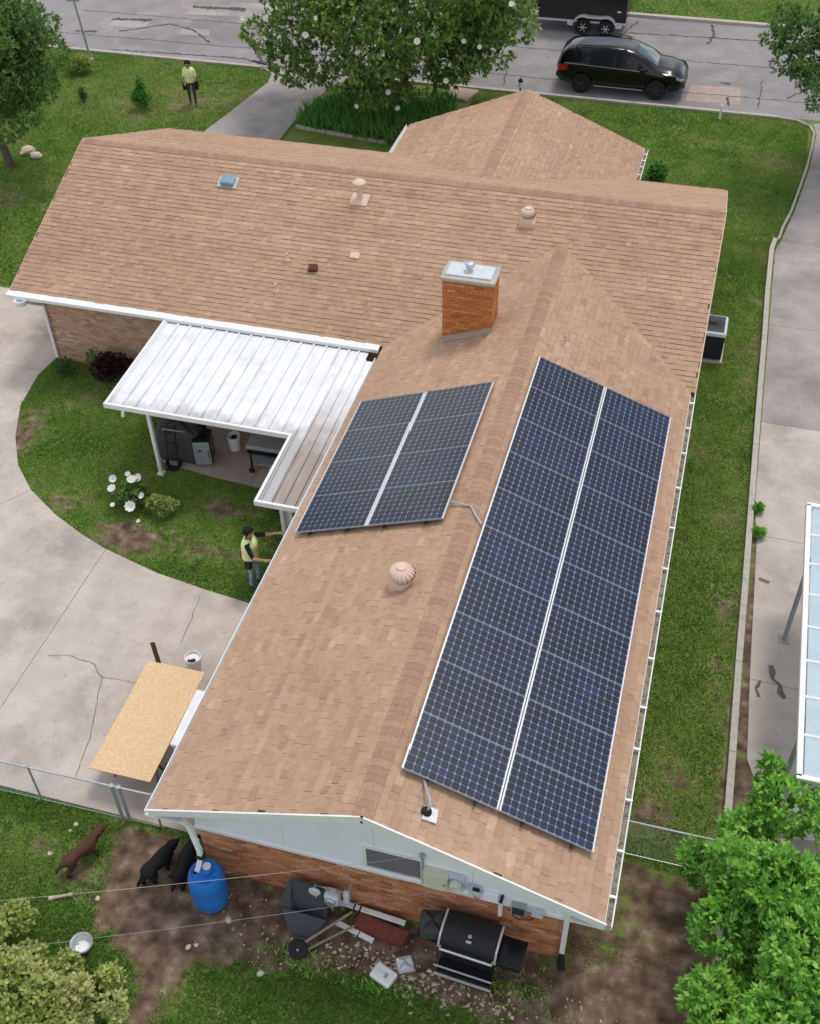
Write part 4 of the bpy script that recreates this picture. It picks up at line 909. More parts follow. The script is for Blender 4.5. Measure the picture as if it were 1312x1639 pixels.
# tree on the left lawn
tl=random_lobes((-20.2,24.3,4.6),(1.7,1.6,2.2),24,.65,1.05,.9,9)+[(-18.7,23.7,3.4,.75,.7,.65),(-18.4,24.2,4.4,.8,.8,.7),(-19.2,23.2,2.6,.7,.6,.5),(-19.9,23.0,2.1,.7,.6,.5),(-19.6,23.6,2.9,.7,.7,.6),(-20.6,23.4,2.5,.7,.7,.5),(-19.35,24.2,3.8,.7,.7,.7),(-19.3,24.6,4.8,.8,.8,.8),(-21.2,23.6,3.3,.8,.8,.8)]
tree('lawn_tree',(-20.95,24.1,0),tl,5600,7,.13,.036,'leaf_mid','leafy tree with leaning trunk on the left front lawn',[(0,0,-.05),(-.12,0,.7),(-.32,.05,1.5),(-.35,.1,2.6),(-.2,.1,4)],.17,10,.8,shell=.5)
# tree reaching in at the top right
tt=random_lobes((9.6,31.6,5.2),(3.0,2.6,2.2),24,.8,1.4,.8,12)+[(5.3,30.6,4.5,.85,.8,.6),(5.9,29.6,4.3,.8,.8,.6),(6.2,28.6,4.0,.65,.6,.5),(6.4,30.2,4.9,1,1,.7),(4.6,30.4,4.4,.6,.6,.45),(5.7,28.6,4.0,.6,.6,.45),(6.2,27.4,3.9,.6,.55,.5),(5.2,29.4,4.1,.6,.6,.45),(5.0,31.6,4.6,.7,.7,.5),(7.0,29.4,4.6,1,1,.7),(7.1,31.6,4.3,1.0,.9,.7),(6.9,31.8,5.3,.9,.9,.7),(7.7,30.9,3.7,.9,.8,.6),(8.2,30.5,2.9,.8,.8,.6),(6.5,32.4,5.0,.7,.7,.5),(7.6,31.6,6,1,1,.8)]
tree('shade_tree',(9.8,31.4,0),tt,6500,7,.17,.048,'leaf_mid','dark green shade tree reaching over the driveway at the upper right',[(0,0,-.05),(0,0,1.2),(-.1,0,2.6),(0,0,4.5)],.22,12,.42,shell=.55)
# bright tree at the lower right
br=random_lobes((6.75,.35,2.0),(1.35,1.85,1.0),30,.45,.75,.85,21)+[(5.6,1.5,2.3,.5,.5,.45),(5.5,.5,2.2,.5,.5,.45),(5.75,2.3,2.0,.45,.5,.4),(6.3,2.9,2.2,.55,.5,.45),(7.2,2.6,2.6,.6,.6,.5),(5.5,-.5,1.9,.5,.5,.45),(5.6,-1.4,1.7,.5,.5,.4),(6.2,1.0,3.0,.6,.6,.4),(6.6,0,3.2,.7,.7,.4),(6.4,-1.1,2.8,.7,.7,.4)]
t,P,v=tree('broadleaf_tree',(6.85,.5,0),br,9500,8,.125,.032,'leaf_bright','bright green broadleaf tree filling the lower right corner',[(0,0,-.05),(.02,0,.6),(-.05,0,1.2),(0,0,2)],.11,14,.58,shell=.6,up=.3,spread=.8)
# young leader shoot above the hedge side
tree('sapling_shoot',(6.05,3.25,0),[(6.05,3.25,1.4,.22,.22,.9),(6.05,3.5,2.1,.2,.2,.5)],150,9,.15,.03,'leaf_bright','slender bright green sapling beside the edging beam',[(0,0,-.05),(0,.02,1),(.0,.1,2.3)],.03,0,.62,up=.5,cat='sapling')
for i,(x,y,lab) in enumerate(((5.35,2.15,'feathery green sapling nearest the house by the wire fence'),(5.85,2.35,'feathery green sapling against the bright tree'))):
    tree('feathery_sapling',(x,y,0),[(x,y,1.0,.45,.35,.35),(x-.25,y+.05,1.2,.35,.3,.2)],130,10,.14,.022,'leaf_bright',lab,[(0,0,-.05),(0,.02,.5),(-.05,.0,1.1)],.025,2,.6,up=.1,cat='sapling',group='saplings by the wire fence')
# lime shrub at the lower left
lb=random_lobes((-4.75,-2.75,.5),(1.0,.75,.35),24,.24,.40,.8,31)+[(-6.1,-1.75,.6,.35,.3,.25),(-5.8,-1.5,.6,.25,.25,.2),(-3.9,-1.95,.35,.22,.22,.2),(-3.6,-2.4,.4,.25,.25,.25),(-4.6,-2.0,.5,.2,.2,.3),(-5.3,-2.1,.5,.3,.3,.25)]
tree('lime_shrub',(-4.8,-2.7,0),lb,3000,7,.095,.03,'leaf_lime','loose lime green shrub in the lower left corner',[(0,0,-.03),(.02,0,.25),(0,.02,.5)],.05,14,.68,shell=.45,up=.25,cat='shrub')
def shrub(name,x,y,r,h,n,ln,wd,mt,label,tone=.5,group=None,cat='shrub',seed=1,k=6):
    return tree(name,(x,y,0),random_lobes((x,y,h*.55),(r*.6,r*.6,h*.3),8,r*.4,r*.6,h/r*.5,seed),n,k,ln,wd,mt,label,[(0,0,-.03),(0,0,h*.25),(0,0,h*.5)],.03,5,tone,group,.4,cat=cat)
t,P,v=shrub('rose_bush',-8.9,8.95,.55,.75,420,.09,.028,'leaf_mid','rose bush with large white blooms on the ringed lawn',.8,seed=41)
RB=blossom(.095,9)
for x,y,z,s in ((-9.28,9.05,.62,1.1),(-9.15,8.72,.60,1.2),(-8.62,9.12,.72,1.2),(-8.72,8.95,.78,1.25),(-8.55,8.42,.45,1.5),(-8.95,9.2,.7,.8),(-8.42,8.78,.5,.9),(-9.02,8.4,.4,.7),(-8.35,8.3,.12,.6)):
    o_=link('rose_bloom',RB,t,(x+8.9,y-8.95,z)); o_.scale=(s,)*3; o_.rotation_euler=(random.uniform(.2,.7),random.uniform(-.3,.3),0)
shrub('yellow_green_bush',-8.0,8.75,.42,.45,330,.08,.024,'leaf_lime','low yellow green bush beside the white rose bush',.4,seed=42)
shrub('small_bush',-12.95,13.35,.33,.5,230,.06,.02,'leaf_mid','small bush at the foot of the left downspout',.35,seed=43)
shrub('purple_shrub',-11.35,13.25,.62,1.0,520,.08,.026,'leaf_red','dark purple-leaved shrub against the brick wall',.4,seed=44)
shrub('brown_stem_shrub',-12.0,13.45,.25,.95,120,.06,.02,'leaf_lime','thin brownish shrub left of the purple shrub',.2,seed=45)
shrub('conifer_shrub',-18.4,29.75,.42,.85,380,.10,.022,'leaf_bright','upright green shrub near the worker on the front lawn',.2,seed=46)
shrub('conifer_shrub',-18.55,29.95,.25,1.35,180,.10,.022,'leaf_bright','tall narrow green shoot on the front lawn shrub',.25,seed=56)
shrub('tiny_shrub',-21.05,29.8,.25,.55,160,.08,.022,'leaf_mid','tiny dark green shrub near the street on the left lawn',.5,seed=47)
shrub('corner_shrub',-19.35,20.0,.75,1.0,420,.09,.028,'leaf_bright','round green shrub at the left picture edge',.15,seed=48)
shrub('kerb_shrub',-22.6,32.4,.7,.7,320,.10,.03,'leaf_lime','light green shrub beside the leaning street pole',.35,seed=49)
shrub('wall_shrub',1.45,28.3,.6,.7,420,.10,.028,'leaf_bright','small green shrub by the corner of the front wing',.15,seed=50)
for i,(x,y) in enumerate(((5.83,11.6),(5.8,12.4))): shrub('weed_clump',x,y,.16,.28,80,.08,.02,'leaf_bright',('nearer','farther')[i]+' weed clump growing along the edging beam',.4,seed=51+i,group='weeds along the edging beam',cat='weed')
# iris bed under the magnolia
n=5200; bx_=RNG.uniform(-12.2,-6.2,n); by_=RNG.uniform(28.8,33.1,n); k=polydist(bx_,by_,BED)>.1; bx_,by_=bx_[k],by_[k]; n=len(bx_)
C=np.stack([bx_,by_,np.zeros(n)],1); D=RNG.normal(size=(n,3))*.32+np.array([0,0,1.])
ib=link('iris_leaves',leaf_cloud(C,D,RNG.uniform(.35,.75,n),.032,RNG.normal(.5,.22,n),'iris','iris_leaves',.1)); tag(ib,'tall sword-shaped green leaves filling the front bed','ground cover',kind='stuff')
be=empty('bed_edging',kind='structure'); 
for i in range(9):
    p=Vector((-12.05+i*.42,29.55-.055*i,.04)); MB().bar(p,p+Vector((.39,-.05,0)),.12,.14).build('edging_brick',MT['kerb'],be,bevel=.01)
# rocks
def rock(name,loc,s,label,tone,seed,cat='stone',group=None,flat=.6):
    r=random.Random(seed); m=MB(); vs=[]; 
    for z,rr in ((-.3,.7),(.2,1),(.7,.85),(1,.45)):
        for k in range(8): a=2*PI*k/8; q=rr*r.uniform(.78,1.15); vs.append((math.cos(a)*q*s,math.sin(a)*q*s*.8,z*s*flat))
    m.add(vs,[(j*8+k,j*8+(k+1)%8,(j+1)*8+(k+1)%8,(j+1)*8+k) for j in range(3) for k in range(8)]+[tuple(24+k for k in range(8))],tone)
    o_=m.build(name,MT['stone'],None,loc,(0,0,r.random()*6)); return tag(o_,label,cat,group)
rock('lawn_stone',(-20.95,25.25,.05),.33,'grey boulder next to the left tree trunk',.7,1); rock('lawn_stone',(-20.45,25.0,.05),.26,'smaller pale boulder right of the grey boulder',.85,2)
t=tag(MB().prism([(-7.3,34.3),(-6.1,34.2),(-6.4,33.2),(-7.15,33.35)],.0,.12).build('stone_slab',MT['stone'],bevel=.03),'flat pale stone slab under the magnolia by the kerb','stone')

# ------------------------------------------------------------------ black SUV
def boolean_cut(o, cutter):
    md=o.modifiers.new('cut','BOOLEAN'); md.operation='DIFFERENCE'; md.object=cutter; md.solver='EXACT'
    dg=bpy.context.evaluated_depsgraph_get(); me=bpy.data.meshes.new_from_object(o.evaluated_get(dg)); o.modifiers.clear(); o.data=me
    bpy.data.objects.remove(cutter)
SUV=empty('suv',(-.78,36.0,.006),-.01,'black sport utility vehicle parked along the near kerb','car')
# station: x, sill z, belt z, belt half width, roof edge half width, roof edge z, crown z
ST=[(-2.46,.62,.98,.72,.60,1.06,1.08),(-2.42,.45,1.06,.86,.70,1.20,1.24),(-2.30,.36,1.13,.93,.66,1.40,1.45),(-2.05,.32,1.14,.955,.67,1.55,1.61),(-1.5,.30,1.13,.965,.69,1.64,1.71),(-.6,.29,1.09,.97,.70,1.69,1.76),(.1,.28,1.06,.97,.695,1.67,1.74),(.52,.28,1.05,.97,.68,1.57,1.64),
    (1.05,.28,1.04,.965,.76,1.33,1.40),(1.38,.28,1.03,.96,.82,1.10,1.17),(1.9,.30,.98,.95,.80,1.04,1.11),(2.25,.34,.92,.90,.70,.97,1.02),(2.42,.40,.80,.80,.58,.86,.88),(2.49,.48,.70,.66,.45,.74,.75)]
def sect(s):
    x,zs,zb,wb,wr,ze,zc=s; h=[(0,zs),(wb*.80,zs),(wb*.97,zs+.10),(wb*1.0,zs+(zb-zs)*.45),(wb*1.01,zs+(zb-zs)*.78),(wb*.985,zb),(wr+.02,ze-.03),(wr-.06,ze+(zc-ze)*.55),(wr*.5,zc-.008),(0,zc)]
    return [(x,y,z) for y,z in h]+[(x,-y,z) for y,z in h[-2:0:-1]]
secs=[sect(s) for s in ST]; k=len(secs[0]); m=MB()
m.add([p for s in secs for p in s],[(i*k+j,i*k+(j+1)%k,(i+1)*k+(j+1)%k,(i+1)*k+j) for i in range(len(secs)-1) for j in range(k)]+[tuple(range(k))[::-1],tuple((len(secs)-1)*k+j for j in range(k))])
body=m.build('body',MT['carpaint'],SUV,smooth=True,sharp=40)
bpy.context.view_layer.update()
for ax in (-1.45,1.45):
    for sy in(-1,1):
        c=MB().lathe([(.47,-.25),(.47,.35)],28,(ax,sy*.85,.38),axis='y').build('cutter',MT['black'],SUV); bpy.context.view_layer.update(); boolean_cut(body,c)
body.data.shade_smooth(); body.data.set_sharp_from_angle(angle=math.radians(40))
def lerp_(a,b,t): return a+(b-a)*t
def side_quad(x0,x1,t0,t1,sy,outw,name,mt,parent=SUV):
    """panel on the greenhouse side between belt (t=0) and roof edge (t=1)"""
    def at(x,t):
        for i in range(len(ST)-1):
            if ST[i][0]<=x<=ST[i+1][0]:
                u=(x-ST[i][0])/(ST[i+1][0]-ST[i][0]); s=[lerp_(ST[i][j],ST[i+1][j],u) for j in range(7)]
                return (x,sy*(lerp_(s[3]*.985,s[4]+.02,t)+outw),lerp_(s[2],s[5]-.03,t)+outw*.4)
    n=6; vs=[];
    for i in range(n+1):
        x=lerp_(x0,x1,i/n); vs+= [at(x,t0 if not callable(t0) else t0(i/n)),at(lerp_(x0+.06,x1-.04,i/n),t1 if not callable(t1) else t1(i/n))]
    mm=MB(); mm.add(vs,[(2*i,2*i+2,2*i+3,2*i+1) for i in range(n)]); return mm.build(name,MT[mt],parent,smooth=True)
for sy in(-1,1):
    side_quad(-2.12,-1.32,.10,.86,sy,.008,'side_window','carglass'); side_quad(-1.24,-.28,.06,.90,sy,.008,'side_window','carglass'); side_quad(-.20,.55,.06,lambda u:.90-.1*u,sy,.008,'side_window','carglass')
    side_quad(.62,1.10,.06,lambda u:.72-.45*u,sy,.008,'side_window','carglass')
def top_quad(sts,y0,y1,name,mt,up=.012):
    mm=MB(); vs=[]; n=6
    for (x,zc_,ze_,w_) in sts:
        for j in range(n+1): t_=-1+2*j/n; vs.append((x,t_*w_,lerp_(zc_,ze_,abs(t_)**2.2)+up))
    mm.add(vs,[(i*(n+1)+j,i*(n+1)+j+1,(i+1)*(n+1)+j+1,(i+1)*(n+1)+j) for i in range(len(sts)-1) for j in range(n)]); return mm.build(name,MT[mt],SUV,smooth=True)
top_quad([(.56,1.625,1.56,.60),(1.05,1.41,1.345,.70),(1.36,1.185,1.12,.76)],0,0,'windshield','windshield')
top_quad([(-2.41,1.28,1.22,.58),(-2.31,1.45,1.39,.58)],0,0,'rear_window','carglass',.02)
for sy in(-1,1):
    MB().tube([(-1.8,sy*.64,1.64),(-1.7,sy*.645,1.73),(-.3,sy*.655,1.79),(.2,sy*.64,1.72)],.022,8).build('roof_rail',MT['black'],SUV,smooth=True)
    MB().box(.78,.98,min(sy*.97,sy*1.13),max(sy*.97,sy*1.13),1.04,1.20).build('mirror',MT['carpaint'],SUV,bevel=.035)
    MB().add([(-2.47,sy*.66,1.08),(-2.37,sy*.945,1.08),(-1.98,sy*.985,1.10),(-2.05,sy*.985,.88),(-2.39,sy*.945,.82),(-2.495,sy*.66,.86)],[(0,1,4,5),(1,2,3,4)]).build('tail_light',MT['redlight'],SUV,smooth=True)
    MB().add([(2.16,sy*.925,.955),(2.36,sy*.84,.89),(2.47,sy*.62,.80),(2.495,sy*.60,.70),(2.40,sy*.835,.76),(2.18,sy*.935,.84)],[(0,1,4,5),(1,2,3,4)]).build('headlight',MT['headlight'],SUV,smooth=True)
    for xh in(-.32,.55): MB().bar((xh-.1,sy*.985,.97),(xh+.1,sy*.985,.965),.02,.03).build('door_handle',MT['carpaint'],SUV)
    MB().bar((-.95,sy*.985,.36),(.95,sy*.985,.36),.03,.035).build('sill_trim',MT['grey'],SUV)
    MB().bar((-2.15,sy*.963,1.135),(.95,sy*.972,1.06),.012,.018).build('belt_moulding_glint',MT['grey'],SUV)  # grey colour of the moulding stands in for light reflected along the belt
    for xh in(-1.27,-.24,.92): MB().bar((xh,sy*.982,.42),(xh+.03,sy*.972,1.04),.006,.012,up=(1,0,0)).build('door_seam',MT['dark'],SUV)
    for ax in(-1.45,1.45):
        w_=MB().lathe([(.25,-.12),(.36,-.12),(.385,-.08),(.385,.08),(.36,.12),(.25,.12)],28,(ax,sy*.84,.385),axis='y').build('wheel',MT['dark'],SUV,smooth=True)
        mm=MB(); mm.lathe([(0,.0),(.25,.0),(.25,.03)],24,(ax,sy*.93,.385),axis='y')
        for q in range(5):
            a=2*PI*q/5+.3; mm.bar((ax,sy*.965,.385),(ax+math.cos(a)*.23,sy*.965,.385+math.sin(a)*.23),.03,.07,up=(0,1,0))
        mm.build('rim',MT['tubgrey'],w_)
MB().box(2.44,2.50,-.42,.42,.60,.72).build('grille',MT['grille'],SUV,bevel=.01); MB().box(2.40,2.505,-.6,.6,.42,.56).build('bumper',MT['black'],SUV,bevel=.03)
MB().box(-2.50,-2.40,-.7,.7,.48,.66).build('bumper',MT['black'],SUV,bevel=.03); MB().box(-2.505,-2.47,-.26,.26,.78,.92).build('licence_plate',MT['white'],SUV)

# ------------------------------------------------------------------ black trailer
TR=empty('enclosed_trailer',(-3.2,42.1,.006),.012,'black enclosed trailer with silver fenders across the street','trailer')
MB().box(-1.95,1.85,-1.0,1.0,.55,2.35).build('box_body',MT['blackgloss'],TR,bevel=.05)
MB().box(-1.97,1.87,-1.03,-1.0,.50,.58).build('lower_trim',MT['alu'],TR)
MB().add([(-1.95,-1.01,.6),(-2.45,-.45,.6),(-2.45,.45,.6),(-1.95,1.01,.6),(-1.95,-1.01,2.3),(-2.45,-.45,2.2),(-2.45,.45,2.2),(-1.95,1.01,2.3)],[(0,1,5,4),(1,2,6,5),(2,3,7,6),(4,5,6,7),(3,2,1,0)]).build('nose',MT['blackgloss'],TR)
MB().add([(-1.97,-1.02,.58),(-2.47,-.46,.58),(-2.47,-.46,1.15),(-1.97,-1.02,1.15)],[(0,1,2,3)]).build('stone_guard',MT['alu'],TR)
for sy in(-1,1):
    for ax in(.05,1.03):
        w_=MB().lathe([(.2,-.1),(.32,-.1),(.345,-.06),(.345,.06),(.32,.1),(.2,.1)],24,(ax-.0,sy*1.05,.345),axis='y').build('wheel',MT['dark'],TR,smooth=True)
        mm=MB().lathe([(0,0),(.2,0),(.2,.02)],20,(ax,sy*1.145,.345),axis='y')
        for q in range(6): a=2*PI*q/6; mm.bar((ax,sy*1.155,.345),(ax+math.cos(a)*.18,sy*1.155,.345+math.sin(a)*.18),.025,.05,up=(0,1,0))
        mm.build('rim',MT['alu'],w_)
    pts=[(-.62,.50)]+[(.05-.45*math.cos(a),.40+.45*math.sin(a)) for a in np.linspace(.15,PI*.62,7)]+[(1.03-.45*math.cos(a),.40+.45*math.sin(a)) for a in np.linspace(PI*.38,PI-.15,7)]+[(1.7,.50)]
    mm=MB(); vs=[(x,sy*y,z) for x,z in pts for y in(.99,1.2)]; mm.add(vs,[(2*i,2*i+1,2*i+3,2*i+2) for i in range(len(pts)-1)]); vs=[(x,sy*1.2,z-dz) for x,z in pts for dz in(0,.07)]; mm.add(vs,[(2*i,2*i+1,2*i+3,2*i+2) for i in range(len(pts)-1)]); mm.build('fender',MT['alu'],TR)
MB().box(1.45,1.62,-1.012,-1.0,1.0,1.06).build('marker_plate',MT['white'],TR); MB().tube([(-2.4,0,.5),(-3.3,0,.48)],.05,8).build('tongue',MT['black'],TR)
MB().tube([(-3.2,0,0.0),(-3.2,0,.55)],.03,8).build('jack',MT['galv'],TR)

# ------------------------------------------------------------------ street pole, markers
t=empty('street_pole',(-22.7,33.6,0),0,'thin grey leaning street pole at the upper left','pole')
MB().tube([(0,0,-.05),(-.12,-.02,1.5),(-.35,-.05,4.2)],[.05,.045,.035],10).build('shaft',MT['grey'],t,smooth=True); MB().bar((-.52,-.07,2.6),(.05,-.03,2.6),.02,.35).build('sign_plate',MT['grey'],t)
MB().box(-.09,.09,-.09,.09,.0,.12).build('footing',MT['concrete'],t)
t=empty('marker_post',(3.23,33.95,0),0,'short white marker post on the front lawn near the kerb','marker post')
MB().tube([(0,0,-.03),(0,0,.5)],.045,10).build('post',MT['white'],t,smooth=True); MB().lathe([(.05,.5),(.05,.53),(0,.56)],10).build('cap',MT['white'],t)
t=empty('garden_lamp',(-4.3,33.3,0),0,'small black and white garden lamp behind the front gable','lamp')
MB().tube([(0,0,-.03),(0,0,.75)],.03,8).build('post',MT['black'],t); MB().lathe([(.05,.75),(.08,.80),(.08,.98)],12).build('globe',MT['white'],t,smooth=True); MB().lathe([(.10,.98),(.09,1.03),(0,1.14)],12).build('hood',MT['black'],t)

# ------------------------------------------------------------------ chain-link fences
def chain_fence(p,q,posts,label,h=1.1):
    p=Vector((*p,0));q=Vector((*q,0)); t=empty('chain_link_fence',p,math.atan2(q.y-p.y,q.x-p.x),label,'fence'); L=(q-p).length
    MB().tube([(0,0,h),(L,0,h)],.02,8).build('top_rail',MT['galv'],t,smooth=True)
    for s,r in posts:
        o_=MB().tube([(s,0,-.05),(s,0,h+.02)],r,10).build('post',MT['galv'] if r<.03 else MT['grey'],t,smooth=True); MB().lathe([(r*1.3,h),(r*1.3,h+.03),(0,h+.06)],10,(s,0,0)).build('cap',MT['galv'],o_)
    m=MB(); g=.062; w_=.0014; n=int(L/g)+int(h/g)+2
    for dr in(1,-1):
        for i in range(-int(h/g)-1,n):
            x0=i*g; a=(x0,.03) if dr>0 else (x0+h,.03); b=(x0+h-.03,h) if dr>0 else (x0+.03,h)
            def clip(a,b):
                pts=[]
                (xa,za),(xb,zb)=a,b
                ta=[0,1]
                for lim in(0,L):
                    if (xa-lim)*(xb-lim)<0: ta.append((lim-xa)/(xb-xa))
                ta=sorted(ta); 
                for u,v_ in zip(ta,ta[1:]):
                    xm=xa+(xb-xa)*(u+v_)/2
                    if 0<=xm<=L: return ((xa+(xb-xa)*u,za+(zb-za)*u),(xa+(xb-xa)*v_,za+(zb-za)*v_))
            c=clip(a,b)
            if c: 
                (xa,za),(xb,zb)=c; m.add([(xa-w_,.0,za+w_),(xa+w_,.0,za-w_),(xb+w_,.0,zb-w_),(xb-w_,.0,zb+w_)],[(0,1,2,3)]); m.add([(xa,-w_,za),(xa,w_,za),(xb,w_,zb),(xb,-w_,zb)],[(0,1,2,3)])
    o_=m.build('wire_mesh',MT['galv'],t); o_['kind']='stuff'
    MB().tube([(0,0,.04),(L,0,.04)],.006,6).build('tension_wire',MT['galv'],t)
    return t
chain_fence((-9.6,.86),(-4.35,.98),[(.1,.022),(2.75,.022),(4.42,.036),(4.56,.036),(5.2,.022)],'chain-link fence along the left concrete yard')
chain_fence((3.32,2.66),(6.9,2.68),[(.06,.022),(2.2,.022),(3.4,.022)],'chain-link fence between the house and the bright tree')

# ------------------------------------------------------------------ OSB sheet on tubs, plank, buckets
t=empty('trestle_table',(-5.3,2.72,.03),.015,'grey folding trestle carrying the chipboard sheet','trestle')
for sy in(-.8,.8):
    MB().bar((-.45,sy,.63),(.45,sy,.63),.07,.08).build('beam',MT['wood_grey'],t)
    for sx in(-1,1):
        for d in(-.16,.16): MB().bar((sx*.42,sy,.6),(sx*.46,sy+d,0),.035,.05).build('leg',MT['wood_grey'],t)
o_=tag(MB().box(-.62,.62,-1.32,1.32,0,.02).build('chipboard_sheet',MT['osb'],None,(-5.345,2.74,.705),(0,0,.012)),'large pale yellow chipboard sheet laid flat over the trestle','chipboard')
t=empty('brown_plank',(-6.02,4.52,.03),0,'short dark brown plank leaning at the far end of the chipboard sheet','plank')
MB().bar((.12,-.25,.0),(-.13,.05,.62),.11,.03,up=(0,1,0)).build('board',MT['wood_brown'],t,bevel=.004); MB().bar((.05,-.17,.16),(.05,-.17,.19),.115,.034,up=(0,1,0)).build('end_cap',MT['wood_brown'],t)
b3=bucket((-5.3,4.6,.03),'white plastic bucket beside the chipboard sheet',.165,.38); MB().box(-.13,-.05,-.10,-.03,.30,.40).build('red_glove',MT['pouch'],b3,bevel=.03); MB().box(-.06,.04,-.13,-.05,.3,.39).build('black_tool',MT['black'],b3,bevel=.02)
t=empty('cooler_box',(-4.38,2.95,.03),.02,'white lidded cooler between the chipboard sheet and the house','cooler')
MB().box(-.28,.28,-.70,.60,.03,.72).build('tub',MT['white'],t,bevel=.04); MB().box(-.3,.3,-.72,.62,.72,.80).build('lid',MT['white'],t,bevel=.025)
for sy in(-1,1): MB().tube([(-.1,sy*.66-.05,.5),(0,sy*.72-.05,.48),(.1,sy*.66-.05,.5)],.014,8).build('handle',MT['lgrey'],t)
for sx in(-1,1):
    for sy in(-1,1): MB().box(sx*.2-.03,sx*.2+.03,sy*.6-.03,sy*.6+.03,0,.03).build('foot',MT['black'],t)
t=empty('black_crate',(-4.45,1.75,.03),.05,'black plastic crate under the eave by the chipboard sheet','crate')
for a,b,c,d in((-.25,.25,-.3,-.28),(-.25,.25,.28,.3),(-.25,-.23,-.28,.28),(.23,.25,-.28,.28)): MB().box(a,b,c,d,0,.42).build('side',MT['black'],t)
MB().box(-.23,.23,-.28,.28,0.001,.02).build('bottom',MT['black'],t)

# ------------------------------------------------------------------ blue rain barrel
t=empty('rain_barrel',(-2.93,-.10,.0),.4,'blue plastic rain barrel under the near-left downspout','barrel')
MB().lathe([(0,.0),(.25,.0),(.285,.03),(.305,.10),(.315,.26),(.325,.29),(.315,.32),(.322,.46),(.322,.58),(.315,.70),(.325,.73),(.315,.76),(.30,.86),(.265,.92),(.255,.94),(.235,.94),(.23,.915),(0,.915)],36).build('drum',MT['blue'],t,smooth=True,sharp=50)
lidb=MB().lathe([(0,.0),(.10,0),(.11,.05),(.105,.07),(0,.075)],22,(.02,.04,.915)).build('screw_lid',MT['blue'],t,smooth=True); MB().lathe([(0,0),(.075,0),(.07,.012),(0,.014)],20,(.045,.09,.99)).build('white_cap',MT['white'],lidb,smooth=True)
MB().lathe([(0,0),(.035,0),(.035,.006),(0,.006)],14,(-.17,.04,.916)).build('bung_hole',MT['dark'],t); MB().lathe([(0,0),(.03,0),(.03,.02),(0,.02)],14,(.17,-.06,.916)).build('bung',MT['blue'],t)
MB().tube([(-.12,-.13,.93),(.0,-.18,.945),(.14,-.12,.93)],.012,8).build('rib',MT['blue'],t)

# ------------------------------------------------------------------ figures grown over a skeleton
def skin_figure(name,nodes,edges,root,mats,segm,parent,sub=2,smooth_it=0):
    keys=list(nodes); me=bpy.data.meshes.new('sk'); me.from_pydata([nodes[k][0] for k in keys],[(keys.index(a),keys.index(b)) for a,b in edges],[])
    ob=bpy.data.objects.new('sk',me); COL.objects.link(ob); md=ob.modifiers.new('s','SKIN'); md.use_smooth_shade=True; md.branch_smoothing=.3
    sv=me.skin_vertices[0].data
    for i,k in enumerate(keys):
        r=nodes[k][1]; sv[i].radius=r if isinstance(r,tuple) else (r,r); sv[i].use_root=(k==root)
    s2=ob.modifiers.new('d','SUBSURF'); s2.levels=sub; s2.render_levels=sub
    bpy.context.view_layer.update(); dg=bpy.context.evaluated_depsgraph_get(); nm=bpy.data.meshes.new_from_object(ob.evaluated_get(dg)); bpy.data.objects.remove(ob)
    nm.materials.clear()
    for m_ in mats: nm.materials.append(m_)
    if len(mats)>1:
        segs=[(Vector(nodes[a][0]),Vector(nodes[b][0]),segm.get((a,b),0)) for a,b in edges]
        for p in nm.polygons:
            c=p.center; best=9;bi=0
            for a,b,mi in segs:
                d=b-a; t_=max(0,min(1,(c-a).dot(d)/max(d.length_squared,1e-9))); q=(c-a-d*t_).length
                if q<best: best=q;bi=mi
            p.material_index=bi
    nm.shade_smooth(); return link(name,nm,parent)
